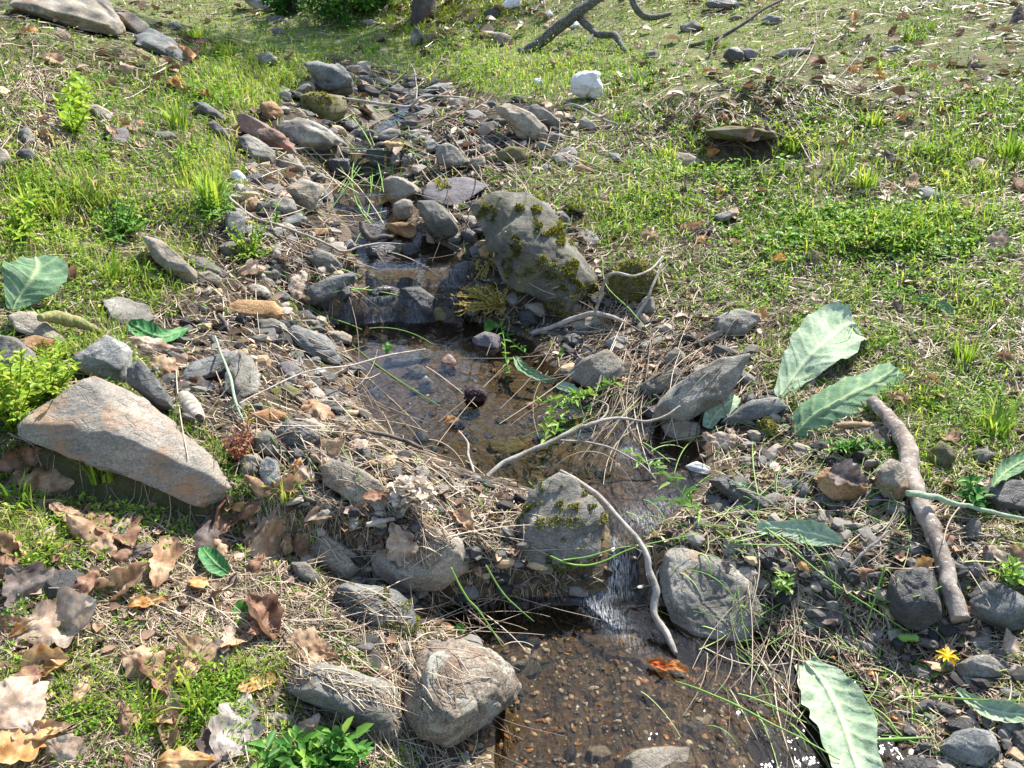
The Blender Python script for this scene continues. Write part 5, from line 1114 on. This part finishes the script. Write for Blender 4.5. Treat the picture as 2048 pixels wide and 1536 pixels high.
stick('stick', 'short pale broken twig on the flower head rock', 'stick', [(735, 1062, .015, 11), (760, 1052, .02, 11), (790, 1042, .02, 9)], M_TWIG)
stick('stick', 'short dark stick at the right edge under the pale stem', 'stick', [(1925, 1000, .02, 6), (1955, 998, .02, 8), (1985, 995, .015, 7)], M_TWIGD)
stick('twig', 'pale forked twig tangle left of the charcoal boulder', 'twig', [(1700, 1135, .02, 6), (1730, 1105, .04, 7), (1758, 1080, .05, 6), (1778, 1060, .06, 5)], M_TWIG, [[(1730, 1105, .04, 4), (1720, 1085, .05, 3)], [(1745, 1092, .05, 4), (1775, 1095, .05, 3)]])
stick('twig', 'dark knotted twig among straw left of the middle pool', 'twig', [(437, 628, .03, 10), (450, 645, .03, 9), (458, 665, .01, 7)], M_TWIGD)
def stem(lab, spec, mat=None, name='plant_stem', cat='stem'):
    spec = [(x_, y_, h_, w_*(.62 if w_ < 9 else .8)*(1-.35*i_/len(spec))) for i_, (x_, y_, h_, w_) in enumerate(spec)]; return stick(name, lab, cat, spec, mat or M_REED, att=True)
stem('thick pale green stem crossing the peeling stick at the right edge', [(1815, 988, .05, 16), (1860, 992, .06, 17), (1910, 1005, .06, 15), (1960, 1018, .05, 13), (2010, 1030, .05, 12), (2080, 1045, .04, 11)], M_MULL)
stem('pale green stem standing over the broad flat rock at left', [(430, 672, .10, 5), (445, 715, .08, 8), (460, 755, .06, 10), (470, 800, .03, 10), (485, 840, .01, 8)], M_MULL)
stem('long green grass stalk sweeping over the lower fall', [(1100, 1112, .05, 6), (1150, 1130, .06, 7), (1200, 1118, .07, 7), (1260, 1098, .07, 6), (1330, 1082, .06, 5), (1400, 1068, .05, 4)])
stem('second green stalk above the sweeping stalk at the lower fall', [(1125, 1120, .05, 5), (1180, 1112, .06, 5), (1240, 1095, .06, 5), (1300, 1086, .05, 4)])
stem('green stalk dipping into the lowest pool beside the flower head rock', [(902, 1135, .05, 7), (930, 1180, .05, 8), (960, 1225, .03, 8), (1005, 1293, .005, 4)])
stem('bright green stalk touching the lowest pool below the mossy boulder', [(972, 1140, .05, 6), (1005, 1175, .04, 7), (1035, 1215, .03, 6), (1068, 1243, .005, 3)])
stem('long yellow green stalk trailing into the bottom right water', [(1350, 1362, .01, 5), (1440, 1395, .02, 8), (1520, 1435, .03, 8), (1600, 1475, .03, 7), (1680, 1520, .03, 6)])
stem('bright green stalk lying across the lower right water', [(1730, 1480, .02, 9), (1790, 1478, .03, 10), (1860, 1476, .02, 6)])
stem('straight green stalk over debris left of the charcoal boulder', [(1770, 1130, .06, 5), (1755, 1180, .05, 7), (1740, 1230, .03, 7), (1730, 1270, .01, 5)])
stem('green stem stub beside the yellow flower', [(1800, 1272, .015, 20), (1825, 1276, .015, 20), (1838, 1278, .015, 18)])
stem('long green stalk crossing from the squarish boulder towards the yellow flower', [(1480, 1010, .04, 5), (1560, 1080, .05, 6), (1660, 1160, .05, 6), (1750, 1220, .04, 5), (1815, 1262, .02, 4)])
stem('thin green stalk across the middle pool', [(705, 690, .03, 3), (760, 735, .03, 5), (820, 775, .03, 5), (880, 812, .01, 3)])
stem('green stalk rising right of the ridged boulder end', [(1205, 520, .14, 4), (1212, 570, .12, 5), (1260, 620, .08, 5), (1300, 665, .05, 4)])
stem('yellow green stalk at the right edge across the faded leaf', [(1860, 1392, .03, 7), (1930, 1398, .03, 7), (2000, 1400, .03, 6), (2070, 1402, .03, 5)])
# arching dry stems
stem('long arching dry stem over the lower pool', [(1095, 952, .02, 4), (1125, 920, .07, 4), (1170, 903, .1, 4), (1215, 912, .1, 4), (1250, 945, .06, 3), (1275, 985, .01, 3)], M_STRAW)
stem('grey arched stalk right of the streaked boulder', [(1930, 1000, .06, 5), (1900, 1040, .09, 5), (1885, 1090, .06, 5)], M_STRAW)
# ------------------------------------------------------------------ small plants
def sprig(name, lab, cat, stems, leafpx, mat, stemmat=None, every=9, asp=.25, v=(.3, 1), updown=.6, group=None, leafname='leaves'):
    """stems: pixel polylines with heights; small leaves stand along each"""
    SV, SF, b = [], [], 0; LP, LS, LA, LT = [], [], [], []
    for sp in stems:
        P = taut([(a, c, h, 1) for a, c, h in sp]); R = [pxr(p, 3.2)*(1-.5*i/len(P)) for i, p in enumerate(P)]; V, F = tube(P, R, 5); SV.append(V); SF += [[q+b for q in f] for f in F]; b += len(V)
        pl = np.array([p[:] for p in P]); s = np.linspace(0, len(P)-1, max(3, int(sum(math.dist(sp[i][:2], sp[i+1][:2]) for i in range(len(sp)-1))/every)))
        for q in s:
            i = min(int(q), len(P)-2); p = pl[i]+(pl[i+1]-pl[i])*(q-i)
            for k_ in range(2): LP.append(p); LS.append(RNG.uniform(*leafpx)*np.linalg.norm(p-np.array([0, 0, CAMZ]))/FPX); LA.append(RNG.uniform(0, 6.28)); LT.append(RNG.uniform(-.2, updown+.4))
    loc = SV[0][0]; o = mesh(name, np.concatenate(SV), SF, stemmat or mat, loc=loc, att={'v': np.full(b, .5)}); tag(o, lab, cat, group)
    n = len(LP); V, F, A = leaflets(np.array(LP), np.array(LS), np.array(LA), np.array(LT), RNG.uniform(*v, n), asp); mesh(leafname, V-loc, F, mat, parent=o, att={'v': A}); return o
def cloud(cx, cy, rx, ry, n, h=(.01, .08), root=None, L=(.5, 1)):
    out = []
    for _ in range(n):
        a = RNG.uniform(0, 6.28); r = math.sqrt(RNG.uniform()); x, y = cx+rx*r*math.cos(a), cy+ry*r*math.sin(a); h1 = RNG.uniform(*h)
        x0, y0 = (cx+(x-cx)*.2, cy+ry*.6) if root is None else root; out.append([(x0, y0, .01), ((x+x0)/2, (y+y0)/2, h1*.7), (x, y, h1)])
    return out
sprig('sprig', 'yellow straw coloured sprig draped at the head of the middle pool', 'plant', cloud(965, 600, 62, 32, 60, (.01, .07), (1000, 610)), (7, 13), M_SPRIG, every=7, v=(0, 1))
sprig('sprig', 'thin yellow sprig hanging beside the round tan stone', 'plant', cloud(970, 530, 30, 32, 14, (.02, .08), (985, 515)), (6, 11), M_SPRIG, every=7)
sprig('sprig', 'leafy willow like sprig leaning over the stream on the right', 'plant', [[(1400, 1030, .02), (1375, 1000, .05), (1345, 965, .08), (1315, 940, .1), (1290, 925, .11), (1265, 905, .12)], [(1385, 1015, .05), (1350, 1010, .06), (1340, 1000, .07)]], (20, 38), M_REED, every=11, asp=.2, v=(.3, .9))
sprig('sprig', 'fresh green sprigs trailing in the water left of the sunlit block', 'plant', [[(1230, 765, .03), (1190, 785, .04), (1150, 800, .04), (1110, 815, .04), (1095, 850, .03), (1090, 880, .01)], [(1180, 790, .04), (1140, 790, .05), (1085, 805, .03)], [(1150, 800, .04), (1120, 840, .04), (1110, 870, .01)]], (14, 26), M_GREEN, every=8, asp=.32, v=(.5, 1))
sprig('sprig', 'green sprig over the knobbly rock in the middle pool', 'plant', [[(1000, 640, .05), (1008, 680, .06), (1012, 720, .04), (1020, 745, .01)], [(1005, 660, .05), (1030, 690, .03), (1050, 705, .01)]], (10, 18), M_GREEN, every=10, asp=.3, v=(.4, 1))
sprig('red_plant', 'small red and yellow plant beside the big slab', 'plant', cloud(478, 878, 34, 30, 34, (.02, .07), (470, 925)), (6, 11), M_RED, every=8, asp=.5, v=(0, 1))
sprig('sprig', 'yellow green upright sprig beside the orange brown cobble', 'plant', [[(495, 850, .01), (497, 830, .04), (496, 808, .08)], [(500, 850, .01), (508, 835, .05)]], (6, 11), M_SPRIG, every=4, v=(.5, 1))
sprig('weed', 'broad leaved fresh green plant at the bottom edge left of the stream', 'plant', cloud(650, 1505, 95, 40, 34, (.02, .08), (660, 1545)), (22, 44), M_GREEN, every=13, asp=.38, v=(.05, .8))
sprig('weed', 'second fresh green plant rising at the very bottom left of centre', 'plant', cloud(560, 1515, 60, 30, 16, (.02, .07), (570, 1550)), (20, 40), M_GREEN, every=13, asp=.38, v=(.2, .8))
sprig('weed', 'green weed at the foot of the grey block left of the rapids', 'plant', [[(552, 450, .01), (553, 430, .04), (555, 412, .07)], [(552, 448, .01), (546, 432, .04)]], (8, 14), M_GREEN, every=4, asp=.35)
sprig('weed', 'bright green weed clump at the left edge above the big slab', 'plant', cloud(25, 770, 60, 70, 60, (.03, .16), (30, 850)), (12, 22), M_LEAFY, every=10, asp=.42, v=(.6, .95))
sprig('weed', 'bright weeds between the pointed rock and the left edge', 'plant', cloud(100, 740, 60, 45, 36, (.03, .12), (100, 790)), (11, 19), M_LEAFY, every=9, asp=.42, v=(.6, .95))
sprig('weed', 'leafy weeds in front of the orange brown rock on the left', 'plant', cloud(40, 430, 50, 60, 28, (.04, .12)), (9, 16), M_LEAFY, every=10, asp=.42, v=(.5, .9))
sprig('weed', 'tall light green weeds high on the left bank beside the pale rock', 'plant', cloud(145, 200, 35, 55, 34, (.05, .16), (148, 265)), (11, 20), M_LEAFY, every=9, asp=.6, v=(.55, .9))
sprig('weed', 'fine green weeds at the bright grass tuft on the left bank', 'plant', cloud(430, 395, 45, 45, 40, (.03, .12)), (7, 13), M_GREEN, every=8, asp=.35, v=(.4, 1))
sprig('weed', 'soft green weeds above the fallen blue slab on the left bank', 'plant', cloud(240, 440, 60, 45, 50, (.02, .10)), (7, 13), M_GREEN, every=8, asp=.38, v=(.3, 1))
sprig('weed', 'green weeds at the upright slab stone left of the rapids', 'plant', cloud(500, 480, 50, 45, 30, (.02, .09)), (6, 12), M_LEAFY, every=8, asp=.38, v=(.4, 1))
sprig('weed', 'pointed green weed leaves left of the squarish boulder', 'plant', cloud(1570, 1165, 30, 18, 9, (.02, .05)), (14, 24), M_REED, every=12, asp=.3)
sprig('weed', 'yellow green weed beside the streaked boulder at the right edge', 'plant', cloud(2020, 1145, 28, 25, 12, (.03, .08)), (12, 24), M_GREEN, every=10, asp=.45, v=(.5, 1))
sprig('weed', 'small leafy plant in the shade right of the dark stone by the stick', 'plant', cloud(1945, 990, 30, 30, 12, (.02, .07)), (14, 26), M_GREEN, every=12, asp=.5, v=(0, .6))
sprig('weed', 'green weeds along the foot of the drooping woolly leaf', 'plant', cloud(1700, 890, 70, 16, 26, (.02, .05)), (9, 17), M_GREEN, every=10, asp=.45, v=(.1, .8))
def tuft(lab, px, py, n, hpx, wpx, mat, v=(.4, .9), rad=14, lean=.9, rows=4):
    c, _ = hit(px, py); s = (c-CAMV).length/FPX; a = RNG.uniform(0, 6.28, n); r = rad*s*np.sqrt(RNG.uniform(size=n)); x = c.x+r*np.cos(a); y = c.y+r*np.sin(a)
    P = np.stack([x, y, np.full(n, c.z-.004)], 1); h = hpx*.85*s*RNG.uniform(.35, 1.1, n)
    V, F, A = blades(P, h, np.full(n, wpx*s), a+RNG.normal(size=n)*.5, RNG.uniform(.05, lean, n), RNG.uniform(*v, n), rows); o = mesh('grass_tuft', V, F, mat, loc=c, att={'v': A}); return tag(o, lab, 'grass tuft')
for lab, a, b, n, h, w_, v in [
 ('long bladed bright grass tuft on the left bank beside the white quartz rock', 425, 420, 60, 110, 6, (.6, .86)), ('upright bright grass tuft in front of the big slab boulder', 205, 960, 46, 95, 6, (.62, .86)),
 ('grass tuft with yellow tips on the left bank above the earth face', 358, 258, 46, 70, 5, (.6, .86)), ('light grass tuft left of the flat slab on the left bank', 225, 560, 60, 75, 5, (.5, .86)),
 ('tall thin grass tuft at the left edge beside the blue grey stone', 60, 430, 26, 90, 5, (.55, .86)), ('slim grass tuft right of the weeds at the left', 115, 440, 20, 80, 5, (.5, .86)),
 ('fresh grass blades rising from the lower left weeds', 400, 1420, 26, 110, 7, (.5, .8)), ('second group of grass blades among the lower left weeds', 290, 1450, 14, 100, 7, (.6, .86)),
 ('grass tuft in the shaded litter left of the big slab', 40, 1010, 24, 80, 6, (.5, .86)), ('grass tuft by the pale tan rock on the right bank', 1335, 320, 50, 50, 4, (.55, 1)),
 ('spiky pale green grass tuft in the middle of the right bank', 1730, 375, 60, 50, 5, (.5, 1)), ('long bladed grass tuft right of the mossy mound', 1745, 250, 40, 45, 4, (.5, .86)),
 ('bright grass tuft at the right edge under the upper slope', 2015, 315, 70, 60, 5, (.5, .8)), ('small grass tuft below the white quartz boulder', 1250, 240, 40, 34, 3, (.4, .8)),
 ('green tuft on the upper right slope by the sunk flat stone', 1822, 80, 40, 34, 3, (.2, .7)), ('tuft of blades on the upper right slope', 1770, 135, 40, 24, 3, (.5, .86)),
 ('dark green tuft beside the dark hollowed stone', 1430, 100, 40, 34, 4, (.2, .7)), ('grass tuft on the bank by the lower right brown mossy rock', 1990, 870, 60, 110, 5, (.4, .86)),
 ('red stemmed grass tuft below the blue grey upright stone', 570, 1000, 26, 70, 4, (.75, 1)), ('bright grass tuft on the meadow side of the leaning grey rock', 400, 75, 60, 40, 3, (.5, .86)),
 ('grass tuft where the bank meets the meadow', 455, 110, 60, 36, 3, (.5, .86)), ('deep green tuft on the meadow right of the bank', 545, 105, 60, 22, 3, (.1, .5)),
 ('grass tuft in front of the mossy hollow', 1590, 300, 60, 36, 3, (.3, .86)), ('grass tuft below the woolly leaf near the right edge', 1930, 720, 50, 70, 4, (.4, .86)),
 ('dark green tuft left of the pointed rock under the tree', 745, 105, 40, 22, 3, (.1, .5)), ('grass tuft under the long dark twig', 1845, 60, 40, 24, 3, (.3, .8))]:
    tuft(lab, a, b, n, h, w_*.85, M_GRASS, (v[0]-.25, v[1]+.04), rad=20, lean=1.2)
# ------------------------------------------------------------------ single curiosities
def petals_ball(name, lab, cat, px, py, rpx, n, spx, mat, h, v=(.3, 1), asp=.85):
    c = above(px, py, h); s = (c-CAMV).length/FPX; d = RNG.normal(size=(n, 3)); d[:, 2] = np.abs(d[:, 2])*.8; d /= np.linalg.norm(d, axis=1, keepdims=True); r = rpx*s*RNG.uniform(.5, 1, n)**.6
    P = np.array(c[:])+d*r[:, None]; V, F, A = leaflets(P, RNG.uniform(.7, 1.2, n)*spx*s, RNG.uniform(0, 6.28, n), RNG.uniform(-.6, 1.2, n), RNG.uniform(*v, n), asp)
    o = mesh(name, V, F, mat, loc=c, att={'v': A}); tag(o, lab, cat); Vs, Fs = tube([c, c+Vector((-.02, -.01, -h*.8))], [pxr(c, 6), pxr(c, 5)], 6); mesh('stem', Vs-np.array(c[:]), Fs, M_TWIG, parent=o); return o
M_PETAL = veg_mat('papery_petals', [(0, (.34, .25, .17)), (.5, (.56, .45, .34)), (1, (.74, .66, .54))], .2, .8, .3)
petals_ball('dried_flower_head', 'dried papery beige flower head on the grey green rock', 'flower', 822, 1000, 42, 420, 17, M_PETAL, .045)
# knobbly dark ball
c, _ = hit(950, 792); r = 22*(c-CAMV).length/FPX; u, f = ICO[5]; rr = 1+.16*noise3(u[:, 0]*1.7, u[:, 1]*1.7, u[:, 2]*1.7, 90)+.10*np.abs(noise3(u[:, 0]*7, u[:, 1]*7, u[:, 2]*7, 91))+.04*noise3(u[:, 0]*18, u[:, 1]*18, u[:, 2]*18, 92)
M_NUT = rock_mat('wet_nut_husk', (.02, .01, .01), (.05, .02, .02), (.10, .05, .05), patch=(.1, .06, .05), rough=.3, band=.2)
c = c+(CAMV-c).normalized()*r*.35; mesh_o = mesh('nut', np.array(c[:])+u*rr[:, None]*r, f, M_NUT, loc=c); tag(mesh_o, 'dark knobbly round nut sitting in the lower pool', 'nut')
# white curled shell of bark
P = []; 
for i in range(60):
    t = i/59; P.append((368+30*t+7*math.cos(i*1.05), 792+42*t+5*math.sin(i*1.05)))
for i in range(2):
    pass
rings = []; 
cA, cB = above(366, 795, .02), above(398, 838, .02); ax = (cB-cA); Lr = ax.length; ax.normalize(); sA = ax.cross(Vector((0, 0, 1))).normalized(); sB = ax.cross(sA)
for i in range(70):
    t = i/69; 
    for k_ in range(16):
        a = k_/16*6.283; rad = (13+5*abs(math.sin(t*math.pi*6)))*(.6+.4*math.sin(math.pi*(t*.8+.15)))*(cA-CAMV).length/FPX; rings.append((cA+ax*(Lr*t+.004*math.sin(a))+(sA*math.cos(a)+sB*math.sin(a))*rad)[:])
F = [[i*16+k_, i*16+(k_+1) % 16, (i+1)*16+(k_+1) % 16, (i+1)*16+k_] for i in range(69) for k_ in range(16)]
tag(mesh('bark_curl', np.array(rings), F, dead('white_curled_bark', (.2, .16, .12), (.42, .37, .3), (.58, .53, .45)), loc=cA, att={'v': RNG.uniform(size=len(rings))}), 'white spirally curled bark scrap beside the big slab', 'bark')
# yellow flower
c = above(1895, 1312, .04); s = (c-CAMV).length/FPX; n = 13; a = np.linspace(0, 6.28, n, endpoint=False)+RNG.normal(size=n)*.1
o = mesh('yellow_flower', *leaflets(np.repeat(np.array([c[:]]), n, 0), np.full(n, 19*s), a, RNG.uniform(-.3, .5, n), RNG.uniform(0, 1, n), .3)[:2], M_YEL, loc=c, att={'v': np.repeat(RNG.uniform(size=n), 6)}); tag(o, 'small yellow daisy like flower among wet stones at lower right', 'flower')
Vs, Fs = tube([c, above(1888, 1330, .02), above(1878, 1342, .005)], [pxr(c, 3)]*3, 5); mesh('stem', Vs-np.array(c[:]), Fs, M_REED, parent=o, att={'v': np.full(len(Vs), .5)})
u, f = ICO[3]; mesh('flower_centre', u*np.array([1, 1, .5])*6*s, f, M_YEL, parent=o, att={'v': np.zeros(len(u))})
for lab, px, py in [('tiny yellow blossom in the weeds left of the shaded litter', 180, 1068), ('tiny yellow blossom near the left edge below the big slab', 172, 1056)]:
    c = above(px, py, .02); s = (c-CAMV).length/FPX; n = 14
    tag(mesh('yellow_blossom', *leaflets(np.array(c[:])+RNG.normal(size=(n, 3))*4*s, np.full(n, 7*s), RNG.uniform(0, 6.28, n), RNG.uniform(0, .8, n), RNG.uniform(size=n), .7)[:2], M_YEL, loc=c, att={'v': np.repeat(RNG.uniform(size=n), 6)}), lab, 'flower')
fallen_leaf(987, 656, 32, 10, 'pale', 'bright lime green leaf on the knobbly rock in the middle pool', lobes=0, curl=.5, bias=.3, h=.01, name='green_leaf').data.materials[0] = M_GREEN
for lab, a_, b_, l_, g_ in [('small lime leaf over the left shore near the pale wedge', 775, 700, 18, 80), ('small bright green leaf left of the sunlit block', 1125, 712, 30, 70), ('clover like green leaf at the litter left of the straw', 378, 1064, 24, 10), ('little green leaf under the pointed pale leaf', 500, 1075, 22, 30), ('small round green leaf beside the lowest pool', 915, 1262, 26, 80), ('pale green leaf on the straw above the long grey rock', 478, 1225, 36, 10)]:
    fallen_leaf(a_, b_, l_, g_, 'pale', lab, lobes=0, curl=.3, bias=.4, h=.01, name='green_leaf').data.materials[0] = M_GREEN
# ------------------------------------------------------------------ bush and tree
def crown(P0, R, n, size, mat, v, name, parent, loc, flat=.8, hollow=.35):
    cl = RNG.normal(size=(max(6, n//90), 3)); cl /= np.linalg.norm(cl, axis=1, keepdims=True); cl *= RNG.uniform(hollow, 1, (len(cl), 1))*R*np.array([1, 1, flat])
    i = RNG.integers(len(cl), size=n); P = np.array(P0)+cl[i]+RNG.normal(size=(n, 3))*R*.14
    V, F, A = leaflets(P, RNG.uniform(.6, 1.3, n)*size, RNG.uniform(0, 6.28, n), RNG.uniform(-.7, .9, n), np.clip(RNG.uniform(*v, n)+.2*(P[:, 2]-P0[2])/R, 0, 1), .6); mesh(name, V-np.array(loc), F, mat, parent=parent, att={'v': A}); return P0+cl
def tree(lab, px, py, wpx, H_, R, nl, leaf=.085, crown_h=.72, world=None, name='tree'):
    if world: x, y = world; 
    else: x, y = map(float, ground(px, py))
    z = float(Hs(x, y)); loc = np.array([x, y, z]); r = wpx*.5*dist_(x, y, z)/FPX if wpx else .16
    o = empty(name, loc, lab, 'tree'); top = np.array([x+.3, y+.2, z+H_])
    V, F = tube([Vector((x, y, z-.2)), Vector((x, y, z+.25)), Vector((x+.03, y, z+1.2)), Vector((x+.1, y+.05, z+H_*.5)), Vector(top)], [r*1.7, r*1.12, r, r*.8, r*.3], 18, .07); mesh('trunk', V-loc, F, M_TRUNK, parent=o)
    cc = np.array([x+1.3, y+1.6, z+H_*crown_h+.6]); pts = crown(cc, R, nl, leaf, M_LEAFY, (.1, .7), 'crown', o, loc)
    for k_ in range(9):
        p = pts[k_*3 % len(pts)]; a = Vector((x+.08, y+.04, z+H_*(.42+.04*k_))); mid = (a+Vector(p))/2+Vector((0, 0, .25)); V, F = tube([a, mid, Vector(p)], [r*.32, r*.2, r*.06], 7); mesh('limb', V-loc, F, M_TRUNK, parent=o)
    return o
tree('tree trunk on the mossy mound at the top of the picture', 850, 32, 36, 7.0, 2.4, 9000, .10)
def bush(lab, px, py, hpx, wpx, nl, v=(.1, .8), name='bush', mat=None, stems=18):
    x, y = map(float, ground(px, py)); z = float(Hs(x, y)); loc = np.array([x, y, z]); s = float(dist_(x, y, z))/FPX; o = empty(name, loc, lab, 'bush')
    for k_ in range(stems):
        a = RNG.uniform(0, 6.28); rr = RNG.uniform(.1, .5)*wpx*s; V, F = tube([Vector((x+.1*rr*math.cos(a), y+.1*rr*math.sin(a), z-.02)), Vector((x+.5*rr*math.cos(a), y+.5*rr*math.sin(a), z+hpx*s*.5)), Vector((x+rr*math.cos(a), y+rr*math.sin(a), z+hpx*s*RNG.uniform(.7, 1)))], [2.2*s, 1.6*s, .6*s], 5)
        mesh('stem', V-loc, F, M_TWIGD, parent=o)
    crown(np.array([x, y, z+hpx*s*.40]), wpx*s*.55, nl, 8*s, mat or M_GREEN, v, 'foliage', o, loc, flat=.9, hollow=.2); return o
bush('leafy multi stemmed bush at the end of the meadow', 688, 44, 110, 120, 2600, (.2, .8))
bush('dark leafy shrub left of the multi stemmed bush', 585, 26, 70, 80, 1600, (0, .5))
bush('low green shrub between the far boulder and the dark shrub', 545, 12, 60, 60, 1100, (0, .6))
bush('low green shrub right of the multi stemmed bush before the tree', 750, 8, 70, 80, 1300, (.1, .7))

# things that nothing tells apart share one group
_by = {}
for o in COL.objects:
    if o.get('label') and o.get('category'): _by.setdefault(o['label'], []).append(o)
for _l, _os in _by.items():
    if len(_os) > 1 and len({q.get('group') for q in _os}) > 1:
        for q in _os: q['group'] = _os[0].get('group') or _l
